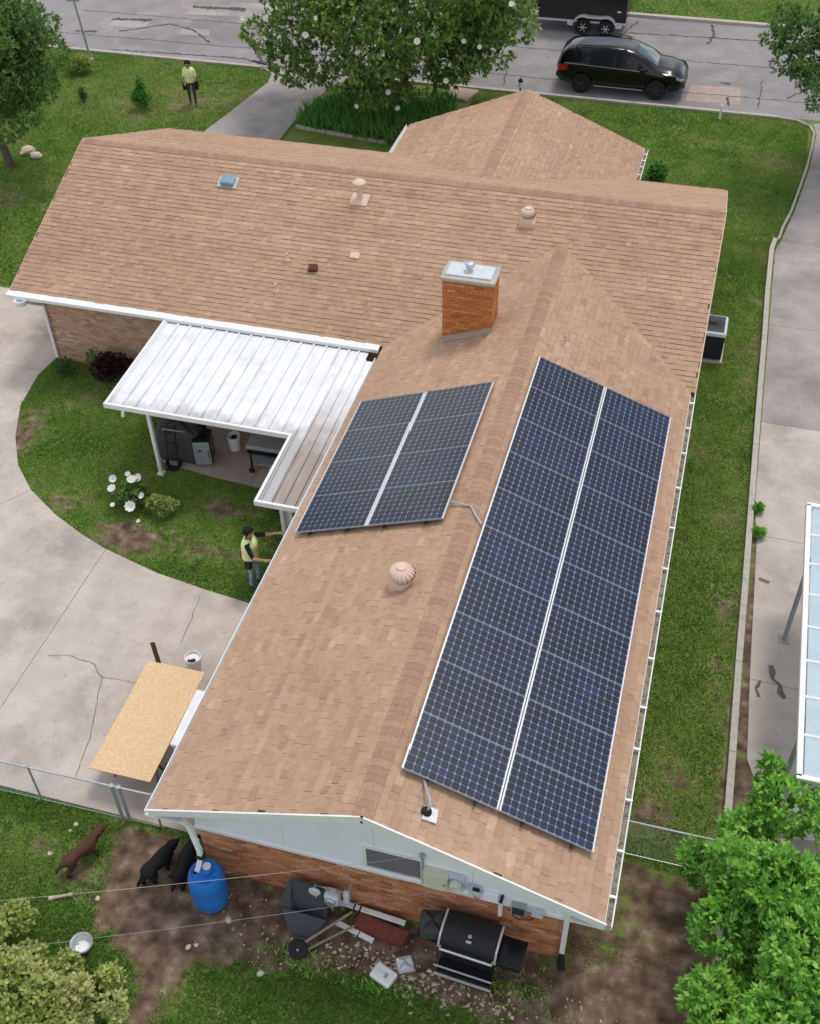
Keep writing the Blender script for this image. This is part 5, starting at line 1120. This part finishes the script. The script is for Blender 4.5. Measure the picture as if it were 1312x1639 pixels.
def human(name,loc,rz,label,joints,mats,segm,parts):
    """joints overrides; local +x is forward"""
    t=empty(name,loc,rz,label,'person')
    J=dict(pelvis=((0,0,.95),.135),waist=((.01,0,1.08),.125),chest=((.03,0,1.30),.15),collar=((.03,0,1.43),.10),neck=((.045,0,1.50),.055),jaw=((.075,0,1.565),.072),head=((.065,0,1.655),.092),crown=((.05,0,1.715),.062),nose=((.17,0,1.62),.018))
    for s,sg in(('l',1),('r',-1)):
        J.update({s+'sh':((.03,sg*.175,1.41),.066),s+'el':((.0,sg*.24,1.13),.045),s+'wr':((.1,sg*.22,.92),.03),s+'pa':((.13,sg*.215,.86),.036),s+'hip':((0,sg*.095,.90),.095),s+'kn':((.03,sg*.11,.49),.062),s+'an':((-.02,sg*.115,.10),.043),s+'he':((-.05,sg*.115,.045),.04),s+'to':((.15,sg*.135,.038),.036)})
    J.update(joints)
    E_=[('pelvis','waist'),('waist','chest'),('chest','collar'),('collar','neck'),('neck','jaw'),('jaw','head'),('head','crown'),('head','nose')]
    for s,sg in(('l',1),('r',-1)):
        E_+=[('collar',s+'sh'),(s+'sh',s+'el'),(s+'el',s+'wr'),(s+'wr',s+'pa'),('pelvis',s+'hip'),(s+'hip',s+'kn'),(s+'kn',s+'an'),(s+'an',s+'he'),(s+'an',s+'to')]
        w_=Vector(J[s+'wr'][0]);p=Vector(J[s+'pa'][0]); d=(p-w_).normalized(); side=d.cross(Vector((0,0,1)))
        if side.length<.3: side=Vector((1,0,0))
        side.normalize(); dn=side.cross(d).normalized(); dn=dn if dn.z<0 else -dn
        for i,(o_,l_) in enumerate(((-.034,.055),(-.012,.07),(.012,.075),(.034,.065))):
            a=p+side*o_+d*.03; b=a+d*l_*.6+dn*.008; c=b+d*l_*.35+dn*.03
            for q,(v,r) in enumerate(((a,.0105),(b,.0095),(c,.008))): J[f'{s}f{i}{q}']=(tuple(v),r)
            E_+=[(s+'pa',f'{s}f{i}0'),(f'{s}f{i}0',f'{s}f{i}1'),(f'{s}f{i}1',f'{s}f{i}2')]
        a=p-d*.015-side*(.045*sg); b=a+d*.035-side*(.02*sg)+dn*.01
        J[s+'t0']=(tuple(a),.012); J[s+'t1']=(tuple(b),.0095); E_+=[(s+'pa',s+'t0'),(s+'t0',s+'t1')]
    skin_figure('body',J,E_,'pelvis',mats,segm,t)
    for sg in(-1,1):
        h=Vector(J['head'][0]); MB().lathe([(0,-.01),(.012,0),(0,.01)],8,(h.x+.083,sg*.034,h.z+.0)).build('eye',MT['white'],t); MB().lathe([(0,-.006),(.006,0),(0,.006)],6,(h.x+.092,sg*.034,h.z)).build('pupil',MT['black'],t)
        MB().lathe([(0,-.03),(.016,-.01),(.02,.015),(0,.03)],8,(h.x-.005,sg*.093,h.z-.02)).build('ear',MT['skin'],t,smooth=True)
    h=Vector(J['head'][0]); MB().bar((h.x+.098,-.025,h.z-.075),(h.x+.098,.025,h.z-.075),.01,.012).build('mouth',MT['pouch'],t)
    # hair: noisy cap over skull
    m=MB(); r=random.Random(3); n=18; vs=[];rg=9
    for j in range(rg):
        ph=PI*.5*(1-j/(rg-1)*1.28)
        for i in range(n):
            a=2*PI*i/n; fr=math.cos(a)>.45 and j>5
            R=.122*(.93+.14*r.random()) if not fr else .06
            vs.append((h.x-.018+math.cos(a)*math.cos(ph)*R*1.05,math.sin(a)*math.cos(ph)*R*.98,h.z+.025+math.sin(ph)*R*1.02))
    m.add(vs,[(j*n+i,j*n+(i+1)%n,(j+1)*n+(i+1)%n,(j+1)*n+i) for j in range(rg-1) for i in range(n)]); m.build('hair',MT['hair'],t,smooth=True,sharp=180)
    # vest shell: tapered rings round the torso
    W0,C0,K0=Vector(J['waist'][0]),Vector(J['chest'][0]),Vector(J['collar'][0]); vs=[]; n=20; rings=[(W0-Vector((0,0,.14)),.215,.185),(W0,.205,.175),(W0.lerp(C0,.5),.212,.18),(C0,.222,.182),(C0.lerp(K0,.6),.22,.16),(K0+Vector((0,0,.03)),.18,.12),(K0+Vector((-.005,0,.06)),.085,.075)]
    for c,ry,rx in rings:
        for i in range(n): a=2*PI*i/n; vs.append((c.x+math.cos(a)*rx,c.y+math.sin(a)*ry,c.z-.03*(math.cos(a)>.8)*(c.z>K0.z)))
    m=MB(); m.add(vs,[(j*n+i,j*n+(i+1)%n,(j+1)*n+(i+1)%n,(j+1)*n+i) for j in range(len(rings)-1) for i in range(n)]); ve=m.build('vest',MT['vest'],t,smooth=True,sharp=80)
    c=W0.lerp(C0,.35); vs=[(c.x+math.cos(2*PI*i/n)*.182,c.y+math.sin(2*PI*i/n)*.214,c.z+z) for z in(-.025,.025) for i in range(n)]; m=MB(); m.add(vs,[(i,(i+1)%n,n+(i+1)%n,n+i) for i in range(n)]); m.build('reflective_band',MT['tape'],ve,smooth=True)
    P0=Vector(J['pelvis'][0]); MB().lathe([(.158,-.035),(.166,0),(.16,.035)],20,(P0.x,P0.y,P0.z+.045)).build('belt',MT['black'],t,smooth=True)
    parts(t); return t
_clo=[MT['skin'],MT['shirt'],MT['jeans'],MT['shoe']]; 
def segs(short=True):
    d={}
    for s in'lr': d.update({('collar',s+'sh'):1,(s+'sh',s+'el'):1,('pelvis',s+'hip'):2,(s+'hip',s+'kn'):2,(s+'kn',s+'an'):2,(s+'an',s+'he'):3,(s+'an',s+'to'):3})
    d.update({('pelvis','waist'):1,('waist','chest'):1,('chest','collar'):1}); return d
human('person',(-4.98,7.2,0),0.0,'worker in yellow vest and jeans reaching up to the house eave',
  dict(lsh=((.05,.18,1.42),.066),lel=((.36,.22,1.45),.045),lwr=((.64,.20,1.58),.03),lpa=((.72,.195,1.61),.036),rsh=((.05,-.18,1.40),.066),rel=((.22,-.30,1.16),.046),rwr=((.50,-.36,1.26),.03),rpa=((.58,-.37,1.29),.036),
       rkn=((.02,-.11,.49),.062),lkn=((.10,.11,.49),.062),lan=((.06,.115,.10),.043),lhe=((.03,.115,.045),.04),lto=((.23,.135,.038),.036)),_clo,segs(),
  lambda t:(MB().box(-.26,-.12,.0,.20,.74,1.0).build('tool_pouch',MT['pouch'],t,bevel=.03),MB().box(-.05,.1,-.26,-.15,.72,.95).build('tool_pouch',MT['black'],t,bevel=.03)))
human('person',(-16.68,30.55,0),-1.25,'worker in yellow vest with tool pouches walking on the front lawn',
  dict(head=((.10,0,1.64),.092),crown=((.10,0,1.71),.062),jaw=((.10,0,1.55),.072),nose=((.205,0,1.595),.018),lel=((.08,.25,1.14),.045),lwr=((.28,.14,1.06),.03),lpa=((.35,.10,1.06),.036),rel=((.06,-.25,1.14),.045),rwr=((.24,-.20,.98),.03),rpa=((.31,-.17,.97),.036),
       lkn=((.14,.11,.50),.062),lan=((.10,.115,.10),.043),lhe=((.07,.115,.045),.04),lto=((.27,.135,.038),.036),ran=((-.14,-.115,.10),.043),rhe=((-.17,-.115,.045),.04),rto=((.03,-.135,.038),.036)),
  [MT['skin'],MT['vest'],MT['trousers'],MT['shoe']],segs(),
  lambda t:[MB().box(-.08,.12,min(s*.17,s*.30),max(s*.17,s*.30),.62,.98).build('tool_pouch',MT['black'],t,bevel=.035) for s in(-1,1)])

def dog(loc,rz,label,m_,L=.72,head=(.30,.05,.56),fluff=1.,pose=0,parts=None,size=.78):
    """local +x forward; origin under the hips"""
    t=empty('dog',loc,rz,label,'dog'); f=fluff; hx=L
    J=dict(rump=((-.06,0,.47),.085*f),hips=((.04,0,.475),.115*f),loin=((L*.36,0,.485),.10*f),rib=((L*.66,0,.46),.135*f),chest=((L*.92,0,.46),.13*f),neck=((L*1.1,head[1]*.4,.53),.085*f),
        poll=((L+head[0],head[1],head[2]),.085*f),brow=((L+head[0]+.07,head[1]*1.2,head[2]-.01),.075*f),muz=((L+head[0]+.15,head[1]*1.4,head[2]-.045),.052),nose=((L+head[0]+.21,head[1]*1.5,head[2]-.055),.038),
        t1=((-.15,0,.46),.032*f),t2=((-.24,.03,.36),.026*f),t3=((-.28,.06,.24),.016*f))
    E_=[('rump','hips'),('hips','loin'),('loin','rib'),('rib','chest'),('chest','neck'),('neck','poll'),('poll','brow'),('brow','muz'),('muz','nose'),('rump','t1'),('t1','t2'),('t2','t3')]
    for s,sg in(('l',1),('r',-1)):
        st=.10 if (s=='l')==(pose==0) else -.06
        J.update({s+'th':((.05,sg*.085,.40),.085*f),s+'st':((.10+st*.5,sg*.10,.28),.052*f),s+'hk':((-.05+st,sg*.10,.17),.032*f),s+'hp':((-.03+st,sg*.10,.05),.026*f),s+'ht':((.04+st,sg*.10,.022),.028),
                  s+'so':((L*.90,sg*.085,.38),.07*f),s+'eb':((L*.86-st*.4,sg*.10,.26),.042*f),s+'kn':((L*.90-st,sg*.10,.14),.03*f),s+'pw':((L*.90-st,sg*.10,.04),.026*f),s+'pt':((L*.96-st,sg*.10,.022),.028),
                  s+'e1':((L+head[0]-.01,head[1]+sg*.06,head[2]+.045),.026),s+'e2':((L+head[0]-.03,head[1]+sg*.115,head[2]-.01),.020),s+'e3':((L+head[0]-.02,head[1]+sg*.125,head[2]-.06),.012)})
        E_+=[('hips',s+'th'),(s+'th',s+'st'),(s+'st',s+'hk'),(s+'hk',s+'hp'),(s+'hp',s+'ht'),('chest',s+'so'),(s+'so',s+'eb'),(s+'eb',s+'kn'),(s+'kn',s+'pw'),(s+'pw',s+'pt'),('poll',s+'e1'),(s+'e1',s+'e2'),(s+'e2',s+'e3')]
    skin_figure('body',J,E_,'hips',[m_],{},t)
    for sg in(-1,1): MB().lathe([(0,-.009),(.009,0),(0,.009)],8,(L+head[0]+.115,head[1]*1.3+sg*.04,head[2]+.03)).build('eye',MT['black'],t)
    MB().lathe([(0,-.015),(.018,0),(0,.015)],8,(L+head[0]+.235,head[1]*1.5,head[2]-.05)).build('nose_tip',MT['black'],t,smooth=True)
    if parts: parts(t)
    t.scale=(size,)*3
    return t
dog((-5.60,-.30,0),1.08,'brown short-haired dog walking on the back lawn',MT['fur_brown'],.66,(.26,.04,.60),1.3,size=.82)
dog((-4.12,-.12,0),1.22,'shaggy black dog on the bare path, nearer the brown dog',MT['fur_black'],.66,(.2,.02,.50),1.75,1)
dog((-3.56,-.02,0),1.56,'shaggy black dog standing beside the blue barrel',MT['fur_black'],.66,(.22,-.03,.52),1.75,0,lambda t:MB().box(.88,.94,-.14,-.09,.50,.60).build('white_tag',MT['white'],t,bevel=.01))

# ------------------------------------------------------------------ equipment on the near gable wall
yw=YG-.032
t=empty('breaker_panel',(1.02,yw,1.60),0,'cream breaker panel box right of the gable vent','electrical box')
MB().box(-.20,.22,-.13,0,0,.46).build('cabinet',MT['cream'],t,bevel=.012); MB().box(-.18,.20,-.142,-.131,.02,.44).build('door',MT['cream'],t,bevel=.006); MB().box(.15,.18,-.155,-.142,.2,.26).build('latch',MT['grey'],t)
t=empty('service_mast',(.80,yw-.03,1.52),0,'thin grey conduit mast beside the gable vent','conduit')
MB().tube([(0,0,0),(0,0,.86)],.022,8).build('pipe',MT['grey'],t); MB().lathe([(.04,.84),(.05,.88),(0,.93)],10).build('weatherhead',MT['grey'],t)
t=empty('electric_meter',(1.36,yw,1.66),0,'round glass electric meter right of the cream panel','electric meter')
MB().box(-.12,.14,-.09,0,0,.40).build('socket_box',MT['lgrey'],t,bevel=.01); MB().lathe([(.105,0),(.105,-.06),(.09,-.11),(0,-.13)],20,(.01,-.09,.25),axis='y').build('glass_dome',MT['cream'],t,smooth=True); MB().lathe([(.118,0),(.118,-.03),(.1,-.03)],20,(.01,-.09,.25),axis='y').build('ring',MT['galv'],t)
t=empty('junction_box',(1.66,yw,1.62),0,'small blue-grey junction box right of the meter','electrical box')
MB().box(-.09,.11,-.08,0,0,.22).build('case',MT['lgrey'],t,bevel=.008); MB().box(-.02,.1,-.11,-.08,.2,.27).build('cover',MT['black'],t); MB().tube([(0,-.04,0),(0,-.04,-.12),(.1,-.04,-.14)],.014,8).build('conduit',MT['grey'],t)
t=empty('disconnect_box',(2.40,yw,1.36),0,'grey disconnect box with dark louvres near the right downspout','electrical box')
MB().box(-.12,.12,-.10,0,0,.27).build('case',MT['grey'],t,bevel=.01); MB().box(-.10,.10,-.108,-.1,.03,.24).build('front',MT['grille'],t); MB().tube([(-.08,-.05,0),(-.1,-.05,-.12),(.02,-.06,-.2),(.2,-.05,-.14),(.27,-.05,.0)],.010,6).build('cable',MT['black'],t,smooth=True)
t=empty('cable_box',(2.70,yw,1.40),0,'pale square cable box, nearest the right downspout','electrical box')
MB().box(-.09,.10,-.08,0,0,.20).build('case',MT['lgrey'],t,bevel=.01); MB().box(-.07,.08,-.088,-.08,.02,.18).build('lid',MT['lgrey'],t)
t=empty('drain_conduit',(2.10,yw-.03,1.12),0,'white conduit with black top below the siding edge','conduit')
MB().tube([(0,0,0),(0,0,.40)],.04,10).build('pipe',MT['white'],t,smooth=True); MB().tube([(0,0,.40),(.02,0,.62)],.025,8).build('cable',MT['black'],t)
t=empty('switch_box',(1.93,yw,1.50),0,'blank pale plate box left of the white conduit','electrical box')
MB().box(-.13,.13,-.05,0,0,.26).build('case',MT['siding'],t,bevel=.008); MB().box(-.11,.11,-.058,-.05,.02,.24).build('plate',MT['siding'],t)
t=empty('gas_meter',(-.75,.20,.0),0,'grey gas meter standing against the brick wall','gas meter')
MB().box(-.12,.14,-.10,.10,.50,.78).build('meter_body',MT['lgrey'],t,bevel=.035); MB().lathe([(.09,0),(.10,-.03),(.085,-.05),(0,-.055)],18,(.0,-.10,.66),axis='y').build('dial',MT['galv'],t,smooth=True)
MB().tube([(-.30,0,-.05),(-.30,0,.88),(-.1,0,.90),(-.06,0,.78)],.022,8).build('pipe',MT['grey'],t,smooth=True); MB().tube([(.08,0,.78),(.1,0,.88),(.30,.02,.88),(.30,.18,.88)],.022,8).build('pipe',MT['grey'],t,smooth=True)
MB().lathe([(.09,-.03),(.11,0),(.09,.03)],16,(-.30,-.03,.72),axis='y').build('regulator',MT['lgrey'],t,smooth=True); MB().box(.22,.32,-.05,.05,.6,.9).build('valve',MT['lgrey'],t,bevel=.02)
MB().tube([(0,-.02,.50),(.0,-.06,.30)],.03,8).build('drip_leg',MT['galv'],t)
# overhead lines
def wire(name,pts,r,label,m_='black'):
    P=[];n=len(pts)
    for i in range(n-1):
        a=Vector(pts[i]);b=Vector(pts[i+1])
        for j in range(10):
            u=j/10; P.append(a.lerp(b,u)-Vector((0,0,.22*4*u*(1-u)*(b-a).length/10)))
    P.append(Vector(pts[-1])); return tag(MB().tube(P,r,6).build(name,MT[m_],smooth=True),label,'cable')
wire('overhead_cable',[(-13.5,-5.9,4.2),(.80,yw-.03,2.36)],.0036,'thin pale overhead cable running to the conduit mast','kerb')
wire('overhead_cable',[(-13.0,-6.85,4.3),(1.70,yw-.06,1.92)],.0028,'dark overhead cable running to the small junction box','grey')

# ------------------------------------------------------------------ big grill by the wall
t=empty('barbecue_grill',(1.72,.02,0),-.06,'large black barbecue grill with silver lid trim against the brick wall','grill')
MB().box(-.44,.44,-.24,.26,.22,.80).build('cart',MT['black'],t,bevel=.015)
lv=[]; 
for x in(-.46,.46):
    for y,z in((-.28,.80),(-.30,.92),(-.22,1.04),(.0,1.10),(.22,1.08),(.30,.95),(.30,.80)): lv.append((x,y,z))
lid_=MB().add(lv,[tuple(range(7))[::-1],tuple(range(7,14))]+[(i,i+1,8+i,7+i) for i in range(6)]).build('lid',MT['black'],t,smooth=True,sharp=50)
for sx in(-1,1):
    MB().tube([(sx*.475,-.30,.80),(sx*.475,-.315,.92),(sx*.475,-.235,1.055),(sx*.475,.0,1.115),(sx*.475,.22,1.095)],.020,8).build('side_trim',MT['alu'],lid_,smooth=True)
MB().tube([(-.44,-.31,.86),(-.44,-.37,.88),(.44,-.37,.88),(.44,-.31,.86)],.021,8).build('handle',MT['alu'],lid_,smooth=True)
MB().lathe([(0,0),(.035,0),(.035,.008),(0,.008)],16,(0,-.12,1.085)).build('thermometer',MT['chrome'],lid_); MB().box(-.045,.045,-.22,-.18,1.052,1.066).build('badge',MT['alu'],lid_)
MB().box(-.88,-.47,-.26,.20,.76,.80).build('side_shelf',MT['black'],t,bevel=.01); MB().box(.47,.90,-.26,.24,.74,.79).build('side_shelf',MT['blackgloss'],t,bevel=.015)
MB().box(.49,.88,-.24,-.18,.62,.74).build('shelf_bracket',MT['black'],t)
for sx in(-1,1):
    for sy in(-.2,.22): MB().box(sx*.40-.02,sx*.40+.02,sy-.02,sy+.02,0,.22).build('leg',MT['black'],t)
MB().box(-.46,.46,-.50,-.25,.30,.33).build('drop_tray',MT['blackgloss'],t); MB().bar((-.50,-.50,.24),(.48,-.50,.24),.035,.03).build('towel_bar',MT['alu'],t); MB().bar((-.52,-.44,.40),(.47,-.44,.40),.025,.02).build('tray_edge',MT['alu'],t)
for sx in(-.5,.46): MB().bar((sx,-.25,.34),(sx,-.50,.26),.02,.02).build('tray_arm',MT['black'],t)
for i,z in enumerate((.70,)):
    for x in(-.3,-.1,.1,.3): MB().lathe([(.025,0),(.022,-.03),(0,-.03)],10,(x,-.245,z),axis='y').build('knob',MT['chrome'],t)
o_=tag(cloth(.40,.42,.24,8,9).build('plastic_bag',MT['cover'],None,(1.05,.04,.80),(0,0,.2),smooth=True,sharp=80),'crumpled dark plastic bag on the grill\'s left shelf','bag')

# ------------------------------------------------------------------ wheelbarrow and scrap
t=empty('wheelbarrow',(-1.0,-.1,0),0,'slate-grey wheelbarrow with wooden handles by the brick wall','wheelbarrow')
vs=[(-.62,.02,.36),(.22,.0,.34),(.16,.40,.66),(-.52,.42,.68),(-.36,-.28,.10),(.06,-.28,.10),(.02,.02,.08),(-.30,.03,.08)]
MB().add(vs,[(0,1,5,4),(1,2,6,5),(2,3,7,6),(3,0,4,7),(4,5,6,7)]).add([(x*1.05,y,z+.015) for x,y,z in vs[:4]]+vs[:4],[(0,1,5,4),(1,2,6,5),(2,3,7,6),(3,0,4,7)]).build('tub',MT['tubgrey'],t,bevel=.02)
MB().tube([(-.28,-.62,.10),(.62,.24,.40)],[.028,.022],8).build('handle',MT['wood_grey'],t); MB().tube([(-.14,-.60,.07),(.70,.10,.22)],[.024,.02],8).build('handle',MT['wood_grey'],t)
w_=MB().lathe([(.10,-.04),(.15,-.045),(.17,0),(.15,.045),(.10,.04)],20,(0,0,0)).build('wheel',MT['dark'],t,(-.12,-.52,.14),(.55,.2,0),smooth=True); MB().lathe([(.055,-.02),(.10,-.035),(.10,.035),(.055,.02)],18).build('rim',MT['kerb'],w_,smooth=True); MB().tube([(0,0,-.07),(0,0,.07)],.02,8).build('axle',MT['grey'],w_)
t=empty('rusty_tub',(.12,.08,0),-.12,'rust red tub lying on its side between the white boards','tub')
vs=[(-.46,-.15,.17),(.48,-.17,.16),(.50,.12,.19),(-.44,.13,.20),(-.38,-.12,.03),(.38,-.13,.02),(.40,.09,.02),(-.36,.10,.03)]
MB().add(vs,[(4,5,1,0),(5,6,2,1),(6,7,3,2),(7,4,0,3),(7,6,5,4)]).add([(x*.96,y*.92,z-.03) for x,y,z in vs[:4]],[(0,1,2,3)]).build('tray',MT['red_tub'],t,bevel=.03)
MB().tube([(-.47,-.17,.18),(-.53,.0,.20),(-.46,.15,.21)],.016,8).build('rim',MT['red_tub'],t,smooth=True)
for sx in(-.25,.25): MB().tube([(sx,-.14,.10),(sx*1.1,-.22,.01)],.014,6).build('stay',MT['wood_brown'],t)
for i,(p,q,lab,cuts) in enumerate((((-.70,.34,.22),(.52,.27,.20),'long white board lying along the brick wall',(.24,.33)),((-.66,.03,.10),(.06,-.12,.08),'short white board in front of the rust red tub',(.62,)))):
    p=Vector(p);q=Vector(q); t=empty('white_board',(p.x,p.y,0),0,lab,'board'); d=q-p
    MB().bar((0,0,p.z),tuple(d+Vector((0,0,p.z))),.085,.05).build('plank',MT['white'],t,bevel=.006)
    for c in cuts: MB().bar(tuple(d*(c-.012)+Vector((0,0,p.z))),tuple(d*(c+.012)+Vector((0,0,p.z))),.092,.058).build('dark_strap',MT['dark'],t)
    for u in(.05,.95): MB().box(d.x*u-.04,d.x*u+.04,d.y*u-.04,d.y*u+.04,0,p.z-.025).build('support_block',MT['wood_grey'],t)
t=empty('plastic_container',(.40,-.62,0),-.35,'white plastic box tipped over in the rubble','container')
MB().box(-.20,.20,-.16,.13,.0,.13).build('shell',MT['white'],t,bevel=.035); MB().box(.03,.09,-.06,.02,.13,.137).build('dark_mark',MT['grey'],t); MB().tube([(-.12,-.08,.13),(-.10,-.06,.16),(.0,-.02,.16),(.02,.0,.13)],.012,6).build('grip',MT['white'],t)
o_=tag(cloth(.26,.24,.14,6,15).build('grey_bag',MT['lgrey'],None,(.68,-.36,.0),(0,0,.5),smooth=True,sharp=80),'crumpled pale grey bag beside the white box','bag')
t=empty('metal_bowl',(-4.72,-1.50,.0),0,'white enamel dog bowl standing near the lime shrub','bowl')
MB().lathe([(0,.0),(.13,.0),(.17,.17),(.20,.19),(.19,.20),(.16,.18),(.12,.03),(0,.025)],26).build('basin',MT['galv'],t,smooth=True); MB().lathe([(0,.04),(.125,.045)],22).build('white_lining',MT['white'],t,smooth=True)
# single stones and scraps one can pick out
for i,(x,y,s,tn,lab) in enumerate(((-1.62,-1.13,.075,.9,'pale triangular stone on the edge of the back grass'),(-5.98,.62,.055,.95,'upper of two pale stones near the brown dog\'s head'),(-6.02,.47,.045,.8,'lower of two pale stones near the brown dog\'s head'),(-6.15,-.05,.055,1,'white stone left of the brown dog'),
      (-4.9,-.62,.055,.8,'pale stone on the path below the shaggy black dog'),(-2.5,-.38,.075,.75,'tan stone at the foot of the blue barrel'),(-2.98,-1.02,.06,.9,'left of two pale stones on the bare path below the barrel'),(-2.86,-.95,.05,.95,'right of two pale stones on the bare path below the barrel'),
      (3.55,1.95,.06,.9,'pale stone near the right wire fence'),(-7.6,-.02,.05,.9,'pale stone at the left picture edge'))):
    rock('stone',(x,y,.0),s,lab,tn,60+i)
t=tag(MB().tube([(-5.72,-.86,.03),(-5.60,-.80,.04),(-5.42,-.70,.035),(-5.36,-.68,.04)],[.045,.028,.028,.045],8).build('dog_bone',MT['stone'],smooth=True),'long pale bone lying in front of the brown dog','bone')
# uncountable gravel, litter and weeds by the wall
n=520; gx_=np.concatenate([RNG.normal(.3,.55,n//3),RNG.uniform(.2,2.6,n//3),RNG.uniform(-3,4.5,n-2*(n//3))]); gy_=np.concatenate([RNG.normal(-.45,.16,n//3),RNG.normal(-.62,.16,n//3),RNG.uniform(-1.0,.2,n-2*(n//3))])
gs=RNG.uniform(.008,.034,n)*np.where(np.arange(n)<2*(n//3),1.1,.7); V=[];F=[];T=[]
bv=np.array([(0,0,1),(1,0,.1),(0,1,.2),(-1,0,.1),(0,-1,.2),(0,0,-.6)]); bf=np.array([(0,1,2),(0,2,3),(0,3,4),(0,4,1),(5,2,1),(5,3,2),(5,4,3),(5,1,4)])
for i in range(n):
    a=RNG.uniform(0,6.28); c,s_=math.cos(a),math.sin(a); q=bv*np.array([1.5,.9,.7])*RNG.uniform(.7,1.3,(6,1)); q=np.stack([q[:,0]*c-q[:,1]*s_,q[:,0]*s_+q[:,1]*c,q[:,2]],1)*gs[i]+np.array([gx_[i],gy_[i],.005]); V.append(q); F.append(bf+6*i); T.append(np.full(8,np.clip(RNG.normal(.55,.3),0,1)))
tag(link('rubble',npmesh('rubble',np.concatenate(V),np.concatenate(F),MT['stone'],np.concatenate(T))),'pale rubble and gravel scattered along the gable wall','gravel',kind='stuff')
n=900; wx=np.concatenate([RNG.normal(-1.1,.45,n//3),RNG.normal(.35,.3,n//3),RNG.normal(2.5,.45,n-2*(n//3))]); wy=np.concatenate([RNG.normal(-.75,.12,n//3),RNG.normal(-.86,.1,n//3),RNG.normal(-.3,.2,n-2*(n//3))])
tag(link('weeds',leaf_cloud(np.stack([wx,wy,np.zeros(n)],1),RNG.normal(size=(n,3))*.7+np.array([0,0,1]),RNG.uniform(.05,.14,n),.014,RNG.normal(.5,.2,n),'leaf_bright','weeds')),'small green weeds sprouting through the rubble','weeds',kind='stuff')

# ------------------------------------------------------------------ fallen leaves, grit and lawn weeds
n=900; lx=np.concatenate([RNG.uniform(-16,-3.4,n//2),RNG.uniform(5.8,8.5,n//4),RNG.uniform(-25,8,n-n//2-n//4)]); ly=np.concatenate([RNG.uniform(1.1,13,n//2),RNG.uniform(3,30,n//4),RNG.uniform(34.8,43,n-n//2-n//4)])
k=inpoly(lx,ly,PAD)|inpoly(lx,ly,RDRIVE)|(ly>34.7); lx,ly=lx[k],ly[k]; n=len(lx)
lz=np.where(ly>34.7,.010,np.where(lx>4,.016,.034))
tag(link('leaf_debris',leaf_cloud(np.stack([lx,ly,lz],1),np.stack([RNG.normal(size=n),RNG.normal(size=n),np.full(n,.08)],1),RNG.uniform(.02,.055,n)*np.where(ly>30,1.6,1),RNG.uniform(.008,.018,n),RNG.uniform(0,1,n),'stone','leaf_debris')),'dry leaves and grit scattered over the concrete and street','debris',kind='stuff')
def lawn_weeds(x0,x1,y0,y1,nc,ln,mt,label,excl):
    cx=RNG.uniform(x0,x1,nc); cy=RNG.uniform(y0,y1,nc); kk=np.ones(nc,bool)
    for p in excl: kk&=~inpoly(cx,cy,p)
    kk&=fbm(cx,cy,.8)>.42; cx,cy=cx[kk],cy[kk]; q=9; m_=len(cx)
    C=np.repeat(np.stack([cx,cy,np.zeros(m_)],1),q,0)+RNG.normal(size=(m_*q,3))*np.array([.05,.05,0]); D=RNG.normal(size=(m_*q,3))*.8+np.array([0,0,.8]); D[:,2]=np.abs(D[:,2])
    tag(link('lawn_weeds',leaf_cloud(C,D,ln*RNG.uniform(.6,1.3,m_*q),ln*.16,np.repeat(RNG.normal(.35,.2,m_),q),mt,'lawn_weeds',.1)),label,'weeds',kind='stuff')
lawn_weeds(-13.7,-3.3,6.5,13.8,420,.09,'iris','darker grass clumps on the lawn ringed by concrete',_ex)
lawn_weeds(3.9,5.45,2.8,24,260,.08,'iris','darker grass clumps on the side strip',_ex)
lawn_weeds(-30,-15,17,34.3,350,.11,'leaf_bright','small weed clumps on the left front lawn',_ex)
lawn_weeds(-3,6.4,24,34.3,200,.10,'leaf_bright','small weed clumps on the right front lawn',_ex+[BED])
lawn_weeds(-8.5,4,-4.5,.9,300,.10,'iris','darker grass clumps in the back yard',_ex+[DIRT])
